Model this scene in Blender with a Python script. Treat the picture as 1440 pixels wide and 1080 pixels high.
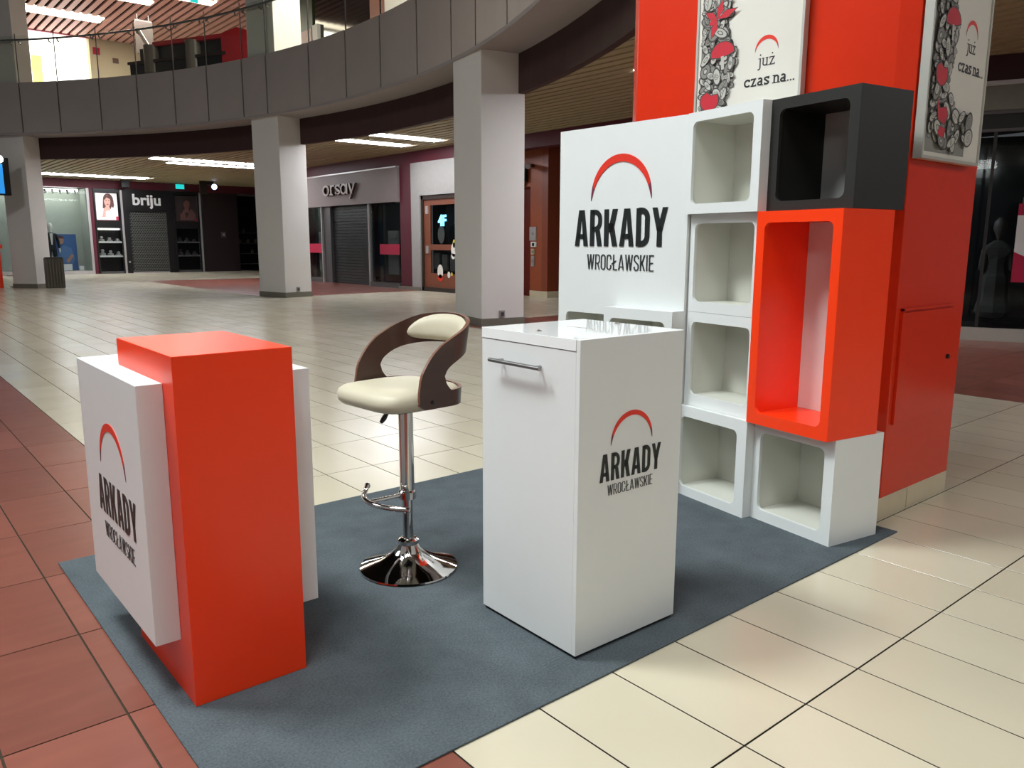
import bpy, bmesh, math, random
from mathutils import Vector, Matrix
from math import pi, sin, cos, tan, atan2, hypot, radians

random.seed(7)
for o in list(bpy.data.objects):
    bpy.data.objects.remove(o)
scn = bpy.context.scene
COL = scn.collection

# ------------------------------------------------------------------ camera
F, YAW, PITCH, ROLL, CAMH = 1119.93, 0.874771, -0.176019, 0.002741, 1.404074
fw = Vector((cos(YAW)*cos(PITCH), sin(YAW)*cos(PITCH), sin(PITCH)))
rt = fw.cross(Vector((0, 0, 1))).normalized()
up = rt.cross(fw)
rt, up = rt*cos(ROLL)+up*sin(ROLL), up*cos(ROLL)-rt*sin(ROLL)
cam_data = bpy.data.cameras.new('camera')
cam_data.sensor_width = 36.0
cam_data.lens = F/1440*36.0
cam_data.clip_end = 200
cam = bpy.data.objects.new('camera', cam_data)
COL.objects.link(cam)
M = Matrix((rt, up, -fw)).transposed().to_4x4()
M.translation = Vector((0, 0, CAMH))
cam.matrix_world = M
scn.camera = cam

def project(p):
    d = Vector(p)-Vector((0, 0, CAMH))
    z = d.dot(fw)
    if z < 0.15:
        return None
    return 720+F*d.dot(rt)/z, 540-F*d.dot(up)/z

# ------------------------------------------------------------------ world, lights, exposure
w = bpy.data.worlds.new('world')
scn.world = w
w.use_nodes = True
w.node_tree.nodes['Background'].inputs[0].default_value = (0.92, 0.95, 1.0, 1)
w.node_tree.nodes['Background'].inputs[1].default_value = 0.09
scn.view_settings.view_transform = 'Standard'
scn.view_settings.look = 'None'
scn.view_settings.exposure = 0.0
scn.view_settings.gamma = 1.0
scn.view_settings.use_curve_mapping = False

def area(name, loc, target, size, power, color=(1, .97, .92), size_y=None, spread=180):
    l = bpy.data.lights.new(name, 'AREA')
    l.energy = power
    l.spread = radians(spread)
    l.color = color
    l.shape = 'RECTANGLE' if size_y else 'SQUARE'
    l.size = size
    if size_y:
        l.size_y = size_y
    o = bpy.data.objects.new(name, l)
    COL.objects.link(o)
    o.location = loc
    o.rotation_euler = (Vector(target)-Vector(loc)).to_track_quat('-Z', 'Y').to_euler()
    return o

# lamps under the atrium roof, the fluorescent runs of the mall walkways, and added upper-floor fill
area('atrium_lamp', (-.7, 4.4, 6.6), (1.7, 2.2, 0), 1.3, 190, (.93, 1, 1), spread=130)
area('atrium_lamp', (-.8, 1.2, 8.2), (1.6, 2.2, 0), 2.6, 190, (.93, 1, 1), spread=130)
area('atrium_lamp', (-6.0, 13.0, 11.0), (0.0, 11.0, 0), 5.0, 950, (.97, .99, 1))
area('gallery_lamp', (2.2, -2.6, 3.9), (2.4, -2.0, 0), 2.6, 25, (1, .95, .86), .35)
area('gallery_lamp', (-2.6, -2.0, 3.9), (.4, 1.6, 0), 2.0, 60, (.98, 1, .98), .4)
area('upper_fill', (9.5, 32.5, 9.7), (9.5, 32.5, 0), 3.5, 600, (1, .93, .82))  # added fill, standing in for the upper floor's light runs
area('upper_fill', (10.4, 16.3, 9.6), (10.2, 17.5, 0), 2.5, 650, (1, .93, .82))  # added fill that brightens the side face of the upper column

# ------------------------------------------------------------------ materials
def srgb(r, g, b):
    f = lambda c: (c/255/12.92) if c/255 <= .04045 else ((c/255+.055)/1.055)**2.4
    return (f(r), f(g), f(b), 1)

MATS = {}
def mat(name, rgb, rough=.5, metal=0., spec=.5, var=.04, scale=8., bump=0., bscale=60., emit=None, estr=0., coat=0., trans=0., alpha=1.):
    if name in MATS:
        return MATS[name]
    m = bpy.data.materials.new(name)
    m.use_nodes = True
    nt = m.node_tree
    b = nt.nodes['Principled BSDF']
    c = srgb(*rgb)
    b.inputs['Roughness'].default_value = rough
    b.inputs['Metallic'].default_value = metal
    b.inputs['Specular IOR Level'].default_value = spec
    b.inputs['Coat Weight'].default_value = coat
    b.inputs['Transmission Weight'].default_value = trans
    b.inputs['Alpha'].default_value = alpha
    geo = nt.nodes.new('ShaderNodeNewGeometry')
    nz = nt.nodes.new('ShaderNodeTexNoise')
    nz.inputs['Scale'].default_value = scale
    nz.inputs['Detail'].default_value = 4
    nt.links.new(geo.outputs['Position'], nz.inputs['Vector'])
    mix = nt.nodes.new('ShaderNodeMix')
    mix.data_type = 'RGBA'
    mix.inputs[6].default_value = tuple(max(0, v*(1-var*2)) for v in c[:3])+(1,)
    mix.inputs[7].default_value = tuple(min(1, v*(1+var*2)) for v in c[:3])+(1,)
    nt.links.new(nz.outputs['Fac'], mix.inputs[0])
    nt.links.new(mix.outputs[2], b.inputs['Base Color'])
    if bump:
        n2 = nt.nodes.new('ShaderNodeTexNoise')
        n2.inputs['Scale'].default_value = bscale
        nt.links.new(geo.outputs['Position'], n2.inputs['Vector'])
        bp = nt.nodes.new('ShaderNodeBump')
        bp.inputs['Strength'].default_value = bump
        bp.inputs['Distance'].default_value = .004
        nt.links.new(n2.outputs['Fac'], bp.inputs['Height'])
        nt.links.new(bp.outputs['Normal'], b.inputs['Normal'])
    if emit:
        b.inputs['Emission Color'].default_value = srgb(*emit)
        b.inputs['Emission Strength'].default_value = estr
    MATS[name] = m
    return m

def tile_mat(name, rgb, rgb2, rough, streak):
    m = mat(name, rgb, rough, 0, .5)
    nt = m.node_tree
    b = nt.nodes['Principled BSDF']
    mix = [n for n in nt.nodes if n.type == 'MIX'][0]
    nz = [n for n in nt.nodes if n.type == 'TEX_NOISE'][0]
    geo = [n for n in nt.nodes if n.type == 'NEW_GEOMETRY'][0]
    mp = nt.nodes.new('ShaderNodeMapping')
    mp.inputs['Scale'].default_value = streak
    nt.links.new(geo.outputs['Position'], mp.inputs['Vector'])
    nt.links.new(mp.outputs['Vector'], nz.inputs['Vector'])
    nz.inputs['Scale'].default_value = 1.0
    nz.inputs['Detail'].default_value = 6
    # every tile its own slight tint: white noise of the tile's own cell
    sn = nt.nodes.new('ShaderNodeVectorMath'); sn.operation = 'SUBTRACT'
    sn.inputs[1].default_value = (TX0, TY0, 0)
    nt.links.new(geo.outputs['Position'], sn.inputs[0])
    dv = nt.nodes.new('ShaderNodeVectorMath'); dv.operation = 'DIVIDE'
    dv.inputs[1].default_value = (TW, TL, 10)
    nt.links.new(sn.outputs[0], dv.inputs[0])
    fl = nt.nodes.new('ShaderNodeVectorMath'); fl.operation = 'FLOOR'
    nt.links.new(dv.outputs[0], fl.inputs[0])
    wn = nt.nodes.new('ShaderNodeTexWhiteNoise')
    nt.links.new(fl.outputs[0], wn.inputs['Vector'])
    ad = nt.nodes.new('ShaderNodeMath'); ad.operation = 'MULTIPLY_ADD'
    ad.inputs[1].default_value = .5; 
    nt.links.new(wn.outputs['Value'], ad.inputs[0])
    hf = nt.nodes.new('ShaderNodeMath'); hf.operation = 'MULTIPLY_ADD'
    hf.inputs[1].default_value = .8; hf.inputs[2].default_value = -.15
    nt.links.new(nz.outputs['Fac'], hf.inputs[0])
    nt.links.new(hf.outputs[0], ad.inputs[2])
    ad.use_clamp = True
    nt.links.new(ad.outputs[0], mix.inputs[0])
    mix.inputs[6].default_value = srgb(*rgb2)
    mix.inputs[7].default_value = srgb(*rgb)
    # wear: roughness varies
    n3 = nt.nodes.new('ShaderNodeTexNoise'); n3.inputs['Scale'].default_value = 2.2
    nt.links.new(geo.outputs['Position'], n3.inputs['Vector'])
    mr = nt.nodes.new('ShaderNodeMapRange')
    mr.inputs[3].default_value = rough-.05; mr.inputs[4].default_value = rough+.09
    nt.links.new(n3.outputs['Fac'], mr.inputs[0])
    nt.links.new(mr.outputs[0], b.inputs['Roughness'])
    return m

TX0, TY0, TW, TL = 1.169-.3255*14, 1.145-.64*8, .3255, .64

WHITE = mat('white_laminate', (226, 229, 228), .28, 0, .5, .01)
WHITEG = mat('white_gloss', (240, 243, 242), .035, 0, .6, .005)
WHITEM = mat('white_matt_board', (224, 226, 222), .5, 0, .4, .01)
GREYBACK = mat('shaded_board', (176, 174, 170), .5, 0, .4, .01)
ORANGE = mat('orange_laminate', (252, 62, 15), .3, 0, .5, .01)
ORANGEP = mat('orange_column_paint', (214, 50, 20), .2, 0, .5, .02)
DARK = mat('charcoal_laminate', (44, 44, 42), .5, 0, .25, .02)
DARKIN = mat('black_laminate', (34, 34, 32), .5, 0, .3, .02)
INK = mat('black_vinyl', (34, 38, 38), .4, 0, .4, .02)
GREYINK = mat('dark_grey_vinyl', (52, 54, 54), .4, 0, .4, .02)
REDINK = mat('red_vinyl', (222, 56, 40), .4, 0, .4, .02)
PURPLEINK = mat('maroon_vinyl', (120, 44, 70), .4, 0, .4, .02)
CHROME = mat('chrome', (205, 200, 198), .06, 1, .5, .01)
STEEL = mat('brushed_steel', (150, 150, 148), .3, 1, .5, .03)
LEATHER = mat('cream_leatherette', (196, 188, 166), .42, 0, .4, .02, 8, .15, 350)
BLACKP = mat('black_plastic', (16, 16, 16), .4, 0, .4, .02)
GROUT = mat('grout', (66, 58, 46), .9, 0, .2, .08)
BEIGET = tile_mat('beige_tile', (214, 206, 184), (198, 188, 164), .2, (2.2, 1.2, 1))
REDT = tile_mat('red_brown_tile', (144, 86, 72), (110, 63, 52), .3, (3.0, 14, 1))
COLP = mat('column_paint', (224, 221, 216), .5, 0, .3, .015, 2)
FASC = mat('grey_metal_panel', (176, 167, 162), .42, .15, .4, .05, 1.2)
SOFFIT = mat('soffit_paint', (160, 152, 150), .6, 0, .3, .02)
BEAM = mat('dark_maroon_paint', (64, 42, 40), .55, 0, .3, .04)
MAROON = mat('maroon_wall_paint', (92, 34, 46), .5, 0, .3, .03)
MAROOND = mat('deep_maroon_panel', (56, 26, 30), .5, 0, .3, .03)
SLAT = mat('beige_ceiling_slat', (176, 162, 128), .5, 0, .3, .05)
PINKSLAT = mat('rose_ceiling_slat', (206, 156, 144), .5, 0, .3, .04)
PLENUM = mat('dark_plenum', (26, 22, 18), .9, 0, .1, .05)
TUBE = mat('fluorescent_tube', (255, 255, 255), .5, emit=(246, 248, 255), estr=27.)
DGLASS = mat('dark_shop_glass', (22, 24, 26), .08, 0, .5, .02)
BLACKF = mat('black_panel', (20, 19, 19), .35, 0, .4, .03)
ALU = mat('light_aluminium', (176, 172, 170), .35, .4, .5, .03)
ALUD = mat('grey_aluminium', (92, 90, 90), .4, .4, .4, .03)
SHUTTER = mat('dark_steel_shutter', (66, 68, 68), .35, .6, .4, .05)
SIGNG = mat('warm_grey_sign_board', (134, 122, 120), .5, 0, .3, .03)
SKIRT = mat('beige_skirting_tile', (206, 194, 164), .3, 0, .5, .04)
GSKIRT = mat('grey_skirting', (122, 118, 106), .4, 0, .4, .04)
BWOOD = mat('brown_door_wood', (122, 70, 50), .4, 0, .4, .08, 6)
OBROWN = mat('burnt_orange_wall', (152, 76, 44), .45, 0, .4, .04)
DKBROWN = mat('dark_brown_frame', (50, 38, 32), .45, 0, .4, .05)
PINKV = mat('pink_window_film', (176, 30, 66), .5, 0, .3, .03)
GLASS = None

def make_wood():
    m = mat('walnut_veneer', (66, 41, 31), .33, 0, .5, .12)
    nt = m.node_tree
    nz = [n for n in nt.nodes if n.type == 'TEX_NOISE'][0]
    geo = [n for n in nt.nodes if n.type == 'NEW_GEOMETRY'][0]
    mp = nt.nodes.new('ShaderNodeMapping')
    mp.inputs['Scale'].default_value = (4, 4, 60)
    nt.links.new(geo.outputs['Position'], mp.inputs['Vector'])
    nt.links.new(mp.outputs[0], nz.inputs['Vector'])
    nz.inputs['Scale'].default_value = 1
    return m
WALNUT = make_wood()
WALNUTE = mat('walnut_edge', (112, 72, 54), .35, 0, .5, .05)

def make_carpet():
    m = mat('grey_blue_carpet', (90, 98, 103), .95, 0, .1, .42, 130, .9, 420)
    nt = m.node_tree
    geo = [n for n in nt.nodes if n.type == 'NEW_GEOMETRY'][0]
    mix = [n for n in nt.nodes if n.type == 'MIX'][0]
    big = nt.nodes.new('ShaderNodeTexNoise'); big.inputs['Scale'].default_value = 7; big.inputs['Detail'].default_value = 5
    nt.links.new(geo.outputs['Position'], big.inputs['Vector'])
    nz = [n for n in nt.nodes if n.type == 'TEX_NOISE' and abs(n.inputs['Scale'].default_value-130) < 1][0]
    av = nt.nodes.new('ShaderNodeMath'); av.operation = 'MULTIPLY_ADD'; av.inputs[1].default_value = .35
    sc = nt.nodes.new('ShaderNodeMath'); sc.operation = 'MULTIPLY'; sc.inputs[1].default_value = .65
    nt.links.new(nz.outputs['Fac'], sc.inputs[0])
    nt.links.new(big.outputs['Fac'], av.inputs[0]); nt.links.new(sc.outputs[0], av.inputs[2])
    nt.links.new(av.outputs[0], mix.inputs[0])
    return m
CARPET = make_carpet()

def make_glass(name, tint, mixf, rough=.02):
    m = bpy.data.materials.new(name)
    m.use_nodes = True
    nt = m.node_tree
    nt.nodes.remove(nt.nodes['Principled BSDF'])
    out = nt.nodes['Material Output']
    t = nt.nodes.new('ShaderNodeBsdfTransparent'); t.inputs[0].default_value = tint
    g = nt.nodes.new('ShaderNodeBsdfGlossy'); g.inputs['Roughness'].default_value = rough
    lw = nt.nodes.new('ShaderNodeLayerWeight'); lw.inputs['Blend'].default_value = mixf
    mx = nt.nodes.new('ShaderNodeMixShader')
    gm = nt.nodes.new('ShaderNodeNewGeometry')
    inv = nt.nodes.new('ShaderNodeMath'); inv.operation = 'SUBTRACT'; inv.inputs[0].default_value = 1
    nt.links.new(gm.outputs['Backfacing'], inv.inputs[1])
    ml = nt.nodes.new('ShaderNodeMath'); ml.operation = 'MULTIPLY'
    nt.links.new(lw.outputs['Fresnel'], ml.inputs[0]); nt.links.new(inv.outputs[0], ml.inputs[1])
    nt.links.new(ml.outputs[0], mx.inputs[0])
    nt.links.new(t.outputs[0], mx.inputs[1]); nt.links.new(g.outputs[0], mx.inputs[2])
    nt.links.new(mx.outputs[0], out.inputs[0])
    return m
GLASS = make_glass('clear_pane', (.93, .95, .92, 1), .25)
SHOPGLASS = make_glass('shop_pane', (.8, .82, .82, 1), .2)

# ------------------------------------------------------------------ mesh building
class MB:
    def __init__(s):
        s.v = []; s.f = []; s.mi = []
    def face(s, pts, m=0):
        n = len(s.v); s.v += [tuple(p) for p in pts]
        s.f.append(tuple(range(n, n+len(pts)))); s.mi.append(m)
    def box(s, x0, y0, z0, x1, y1, z1, m=0, rot=None):
        n = len(s.v)
        P = [(x0, y0, z0), (x1, y0, z0), (x1, y1, z0), (x0, y1, z0), (x0, y0, z1), (x1, y0, z1), (x1, y1, z1), (x0, y1, z1)]
        if rot:
            P = [tuple(rot @ Vector(p)) for p in P]
        s.v += P
        for q in ((0, 3, 2, 1), (4, 5, 6, 7), (0, 1, 5, 4), (1, 2, 6, 5), (2, 3, 7, 6), (3, 0, 4, 7)):
            s.f.append(tuple(n+i for i in q)); s.mi.append(m)
        return s
    def prism(s, poly, mp, d0, d1, m=0):
        """polygon in 2-D, mp(u,v,d) -> xyz; front cap at d1"""
        n = len(s.v); k = len(poly)
        s.v += [tuple(mp(u, v, d0)) for u, v in poly]+[tuple(mp(u, v, d1)) for u, v in poly]
        s.f.append(tuple(n+k+i for i in range(k))); s.mi.append(m)
        s.f.append(tuple(n+i for i in reversed(range(k)))); s.mi.append(m)
        for i in range(k):
            j = (i+1) % k
            s.f.append((n+i, n+j, n+k+j, n+k+i)); s.mi.append(m)
    def lathe(s, prof, c=(0, 0), seg=40, m=0):
        n = len(s.v)
        for r, z in prof:
            for i in range(seg):
                a = 2*pi*i/seg
                s.v.append((c[0]+r*cos(a), c[1]+r*sin(a), z))
        for j in range(len(prof)-1):
            for i in range(seg):
                k = (i+1) % seg
                s.f.append((n+j*seg+i, n+j*seg+k, n+(j+1)*seg+k, n+(j+1)*seg+i)); s.mi.append(m)
        s.f.append(tuple(n+i for i in reversed(range(seg)))); s.mi.append(m)
        s.f.append(tuple(n+(len(prof)-1)*seg+i for i in range(seg))); s.mi.append(m)
        return s
    def tube(s, pts, r, seg=10, m=0):
        pts = [Vector(p) for p in pts]; n = len(s.v); N = len(pts)
        rr = r if isinstance(r, (list, tuple)) else [r]*N
        for i, p in enumerate(pts):
            t = (pts[min(i+1, N-1)]-pts[max(i-1, 0)]).normalized()
            a = t.orthogonal() if abs(t.z) > .9 else t.cross(Vector((0, 0, 1)))
            a.normalize(); b = t.cross(a)
            for k in range(seg):
                q = p+(a*cos(2*pi*k/seg)+b*sin(2*pi*k/seg))*rr[i]
                s.v.append(tuple(q))
        for i in range(N-1):
            for k in range(seg):
                l = (k+1) % seg
                s.f.append((n+i*seg+k, n+i*seg+l, n+(i+1)*seg+l, n+(i+1)*seg+k)); s.mi.append(m)
        s.f.append(tuple(n+k for k in reversed(range(seg)))); s.mi.append(m)
        s.f.append(tuple(n+(N-1)*seg+k for k in range(seg))); s.mi.append(m)
        return s
    def grid(s, rows, m=0, closed=False):
        n = len(s.v); R = len(rows); C = len(rows[0])
        for r in rows:
            s.v += [tuple(p) for p in r]
        for i in range(R-1):
            for j in range(C if closed else C-1):
                k = (j+1) % C
                s.f.append((n+i*C+j, n+i*C+k, n+(i+1)*C+k, n+(i+1)*C+j)); s.mi.append(m)
        return s
    def mesh(s, name, mats, smooth=False, fix=True, bevel=0, weld=False):
        me = bpy.data.meshes.new(name)
        me.from_pydata(s.v, [], s.f)
        for m in (mats if isinstance(mats, (list, tuple)) else [mats]):
            me.materials.append(m)
        me.polygons.foreach_set('material_index', s.mi)
        if fix or bevel or weld:
            bm = bmesh.new(); bm.from_mesh(me)
            if weld:
                bmesh.ops.remove_doubles(bm, verts=bm.verts, dist=1e-5)
            if fix:
                bmesh.ops.recalc_face_normals(bm, faces=bm.faces)
            if bevel:
                es = [e for e in bm.edges if len(e.link_faces) == 2 and e.calc_face_angle(0) > .5]
                bmesh.ops.bevel(bm, geom=es, offset=bevel, segments=2, profile=.5, affect='EDGES')
            bm.to_mesh(me); bm.free()
        if smooth:
            me.shade_smooth()
            try:
                me.set_sharp_from_angle(angle=radians(40))
            except Exception:
                pass
        me.update()
        return me
    def build(s, name, mats, parent=None, smooth=False, fix=True, bevel=0, weld=False, kind=None, label=None):
        o = bpy.data.objects.new(name, s.mesh(name, mats, smooth, fix, bevel, weld))
        COL.objects.link(o)
        if parent:
            o.parent = parent
        if kind:
            o['kind'] = kind
        if label:
            o['label'] = label
        return o

def tag(o, label, cat, group=None):
    o['label'] = label; o['category'] = cat
    if group:
        o['group'] = group
    return o

def thing(name, label, cat, loc=(0, 0, 0), rz=0, group=None):
    o = bpy.data.objects.new(name, None)
    o.empty_display_size = .1
    COL.objects.link(o)
    o.location = loc; o.rotation_euler = (0, 0, rz)
    return tag(o, label, cat, group)

def struct(name):
    o = bpy.data.objects.new(name, None)
    COL.objects.link(o); o['kind'] = 'structure'
    return o

def bx(name, m, parent, *a, bevel=0, kind=None, label=None):
    return MB().box(*a).build(name, m, parent, bevel=bevel, kind=kind, label=label)

def dup(o, parent=None):
    c = o.copy(); COL.objects.link(c)
    if parent:
        c.parent = parent
    for ch in o.children:
        dup(ch, c)
    return c

# ------------------------------------------------------------------ lettering
def par(x0, y0, x1, y1, s):
    return [(x0, y0), (x0+s, y0), (x1+s, y1), (x1, y1)]
def rect(x0, y0, x1, y1):
    return [(x0, y0), (x1, y0), (x1, y1), (x0, y1)]
def strip(pts, s):
    L = []; R = []; n = len(pts)
    for i, p in enumerate(pts):
        a = Vector(pts[max(i-1, 0)]); b = Vector(pts[min(i+1, n-1)])
        t = (b-a).normalized(); nn = Vector((-t.y, t.x))*s/2
        L.append((p[0]+nn.x, p[1]+nn.y)); R.append((p[0]-nn.x, p[1]-nn.y))
    return [[L[i], R[i], R[i+1], L[i+1]] for i in range(n-1)]
def arcp(cx, cy, rx, ry, a0, a1, n=7):
    return [(cx+rx*cos(radians(a0+(a1-a0)*i/n)), cy+ry*sin(radians(a0+(a1-a0)*i/n))) for i in range(n+1)]

def glyph(ch, w, s):
    """polygons of one condensed capital, height 1, width w, stem s"""
    h = s/2; hs = s*.82; r = min(w*.42, .22)
    if ch == 'A':
        t = s*1.25
        return [[(0, 0), (s, 0), (w/2+t*.12, 1), (w/2-t/2, 1)], [(w-s, 0), (w, 0), (w/2+t/2, 1), (w/2-t*.12, 1)], rect(w*.22, .2, w*.78, .2+hs)]
    if ch == 'R':
        b = [(h, 1-hs/2), (w-r-h, 1-hs/2)]+arcp(w-r-h, 1-hs/2-r, r, r, 90, 0)[1:]+arcp(w-r-h, .44+hs/2+r-.04, r, r, 0, -90)+[(h, .44+hs/2-.04)]
        return [rect(0, 0, s, 1)]+strip(b, hs)+[par(w-s*1.02, 0, w*.45, .44, s)]
    if ch == 'K':
        return [rect(0, 0, s, 1), par(s*.9, .38, w-s*1.12, 1, s*1.1), par(w-s*1.1, 0, s*1.0, .62, s*1.1)]
    if ch == 'D':
        b = [(h, 1-hs/2), (w-r-h, 1-hs/2)]+arcp(w-r-h, 1-hs/2-r, r, r, 90, 0)[1:]+arcp(w-r-h, hs/2+r, r, r, 0, -90)+[(h, hs/2)]
        return [rect(0, 0, s, 1)]+strip(b, s*.95)
    if ch == 'Y':
        return [rect(w/2-h, 0, w/2+h, .48), par(w/2-h, .38, 0, 1, s), par(w/2-h, .38, w-s, 1, s)]
    if ch == 'W':
        q = (w-s)/4
        return [par(q, 0, 0, 1, s), par(q, 0, 2*q, 1, s), par(3*q, 0, 2*q, 1, s), par(3*q, 0, 4*q, 1, s)]
    if ch in 'OC':
        x0, x1, y0, y1 = h, w-h, h, 1-h
        top = arcp(x1-r, y1-r, r, r, 0, 90)+arcp(x0+r, y1-r, r, r, 90, 180)
        bot = arcp(x0+r, y0+r, r, r, 180, 270)+arcp(x1-r, y0+r, r, r, 270, 360)
        if ch == 'O':
            return strip(top+bot+[top[0]], s)
        return strip([(x1, .68)]+top+bot+[(x1, .32)], s)
    if ch == 'Ł':
        return [rect(w*.15, 0, w*.15+s, 1), rect(w*.15, 0, w, s), [(-.06, .36), (w*.75, .56), (w*.75, .56+s), (-.06, .36+s)]]
    if ch == 'S':
        x0, x1, y0, y1 = h, w-h, h, 1-h
        p = [(x1, .74)]+arcp(x1-r, y1-r, r, r, 0, 90)+arcp(x0+r, y1-r, r, r, 90, 180)+[(x0, .66), (x0+.05, .58), (x1-.05, .42), (x1, .34)]
        p += arcp(x1-r, y0+r, r, r, 0, -90)+arcp(x0+r, y0+r, r, r, 270, 180)+[(x0, .26)]
        return strip(p, s)
    if ch == 'I':
        return [rect(0, 0, s, 1)]
    if ch == 'E':
        return [rect(0, 0, s, 1), rect(0, 0, w, s*.95), rect(0, 1-s*.95, w, 1), rect(0, .5-s*.47, w*.88, .5+s*.47)]
    return []

def word_polys(word, widths, s, gap):
    x = 0; out = []
    for ch in word:
        w = widths.get(ch, widths['*'])
        out.append([[(x+u, v) for u, v in p] for p in glyph(ch, w, s)])
        x += w+gap
    return out, x-gap

def put_word(parent, mp, word, widths, s, gap, u0, u1, v0, v1, d0, d1, m, name):
    pl, tw = word_polys(word, widths, s, gap)
    mb = MB()
    for g in pl:
        for p in g:
            mb.prism([(u0+(u1-u0)*x/tw, v0+(v1-v0)*y) for x, y in p], mp, d0, d1)
    return mb.build(name, m, parent)

def put_arch(parent, mp, uc, hw, v0, vt, vi, d0, d1, name='arch_emblem'):
    mb = MB(); n = 40
    O = []; I = []
    for i in range(n+1):
        a = pi*i/n
        O.append((uc-hw*cos(a), v0+(vt-v0)*sin(a)**.9))
        I.append((uc-hw*cos(a)*(1-.12*sin(a)**.6), v0+(vi-v0)*sin(a)**.95))
    for i in range(n):
        q = [O[i], O[i+1], I[i+1], I[i]]
        mb.prism([q[0], q[1], q[2], q[3]], mp, d0, d1, 1 if (i < 4 or i >= n-4) else 0)
    return mb.build(name, [REDINK, PURPLEINK], parent)

WA = {'*': .47, 'A': .52, 'K': .50, 'Y': .52}
WW = {'*': .36, 'W': .56, 'A': .42, 'I': .09, 'Ł': .36, 'E': .32}
def emblem(parent, mp, u0, u1, va, vb, uw0, uw1, vw0, vw1, arch, d0=.0002, d1=.0015):
    put_arch(parent, mp, *arch, d0, d1)
    put_word(parent, mp, 'ARKADY', WA, .165, .085, u0, u1, va, vb, d0, d1, INK, 'bold_lettering')
    put_word(parent, mp, 'WROCŁAWSKIE', WW, .066, .1, uw0, uw1, vw0, vw1, d0, d1, GREYINK, 'thin_lettering')

mpX = lambda x: (lambda u, v, d: (x-d, -u, v))      # u is -y
mpY = lambda y: (lambda u, v, d: (u, y-d, v))
def serif_glyph(ch, s):
    """lower-case slab serif letter, x-height 1: (polygons, width)"""
    h = s/2; sf = s*.62
    def ser(x, y, l=1.0): return rect(x-s*.5-l*.16, y-sf/2, x+s*.5+l*.16, y+sf/2)
    if ch == 'u':
        return [rect(.14, .3, .14+s, 1), rect(.66, 0, .66+s, 1), ser(.12+h, 1-sf/2, .6), ser(.64+h, 1-sf/2, .6), rect(.66, 0, .86+s, sf)]+strip([(.14+h, .34)]+arcp(.40+h, .3, .26, .3-h, 180, 360, 9)+[(.66+h, .34)], s), .98
    if ch == 'j':
        return [rect(.26, -.1, .26+s, 1), rect(.08, 1-sf, .26+h, 1)]+strip([(.26+h, -.08)]+arcp(.06+h, -.1, .2, .26, 0, -120, 7), s)+[[(.26+h+s*.62*cos(i*pi/5), 1.38+s*.62*sin(i*pi/5)) for i in range(10)]], .52
    if ch in 'zż':
        g = [rect(.08, 1-s*.8, .78, 1), rect(.06, 0, .82, s*.8), par(.06, 0, .78-s*1.2, 1, s*1.2), rect(.08, .74, .08+sf, 1), rect(.82-sf, 0, .82, .26)]
        if ch == 'ż': g.append([(.44+s*.62*cos(i*pi/5), 1.38+s*.62*sin(i*pi/5)) for i in range(10)])
        return g, .92
    if ch == 'c':
        return strip(arcp(.46, .5, .38, .5-h, 40, 320, 16), s)+[rect(.72-h, .66, .76+h*.6, .92)], .88
    if ch == 'a':
        return strip([(.16, .82)]+arcp(.38, .7, .24, .3-h, 140, 0, 8)+[(.62, .1)], s)+strip(arcp(.38, .29, .26, .29-h, 60, 330, 12), s)+strip([(.40, .56), (.62, .56)], sf)+[rect(.62-h, 0, .84, sf)], .9
    if ch == 's':
        return strip(arcp(.38, .74, .26, .26-h, 20, 240, 10)+arcp(.38, .27, .28, .27-h, 70, -160, 12), s)+[rect(.60, .68, .60+sf, 1), rect(.08, 0, .08+sf, .3)], .76
    if ch == 'n':
        return [rect(.14, 0, .14+s, 1), rect(.66, 0, .66+s, .66), ser(.14+h, sf/2), ser(.66+h, sf/2), rect(0, 1-sf, .14+h, 1)]+strip([(.14+h, .6)]+arcp(.40+h, .66, .26, .34-h, 180, 0, 9)+[(.66+h, .6)], s), 1.0
    if ch == 'o':
        return strip(arcp(.45, .5, .37, .5-h*.6, 0, 360, 24)+[(.82, .5)], s), .92
    if ch == 'r':
        return [rect(.14, 0, .14+s, 1), ser(.14+h, sf/2)]+strip([(.14+h, .6)]+arcp(.42+h, .62, .28, .36-h*.5, 180, 50, 7), s*.9), .74
    if ch == 'q':     # single-storey a
        return strip(arcp(.42, .5, .34, .5-h*.6, 0, 360, 24)+[(.76, .5)], s)+[rect(.74, 0, .74+s, 1)], 1.0
    if ch == 'y':
        return [par(.42-h, 0, .02, 1, s*1.1), par(.08, -.5, .86-s*.5, 1, s*.7)], .86
    if ch == '.':
        return [[(.14+.11*cos(i*pi/5), .1+.11*sin(i*pi/5)) for i in range(10)]], .36
    return [], .42
def serif_word(parent, word, u0, v0, xh, st, m, mp=None, d0=.0004, d1=.0012, sx=1.06, name='serif_lettering'):
    mp = mp or mpY(0)
    mb = MB(); x = 0
    for ch in word:
        g, w_ = serif_glyph(ch, st/xh)
        for k, p in enumerate(g):
            mb.prism([(u0+(x+u)*xh*sx, v0+v*xh) for u, v in p], mp, d0, d1+.00004*k)
        x += w_
    return mb.build(name, m, parent)
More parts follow.
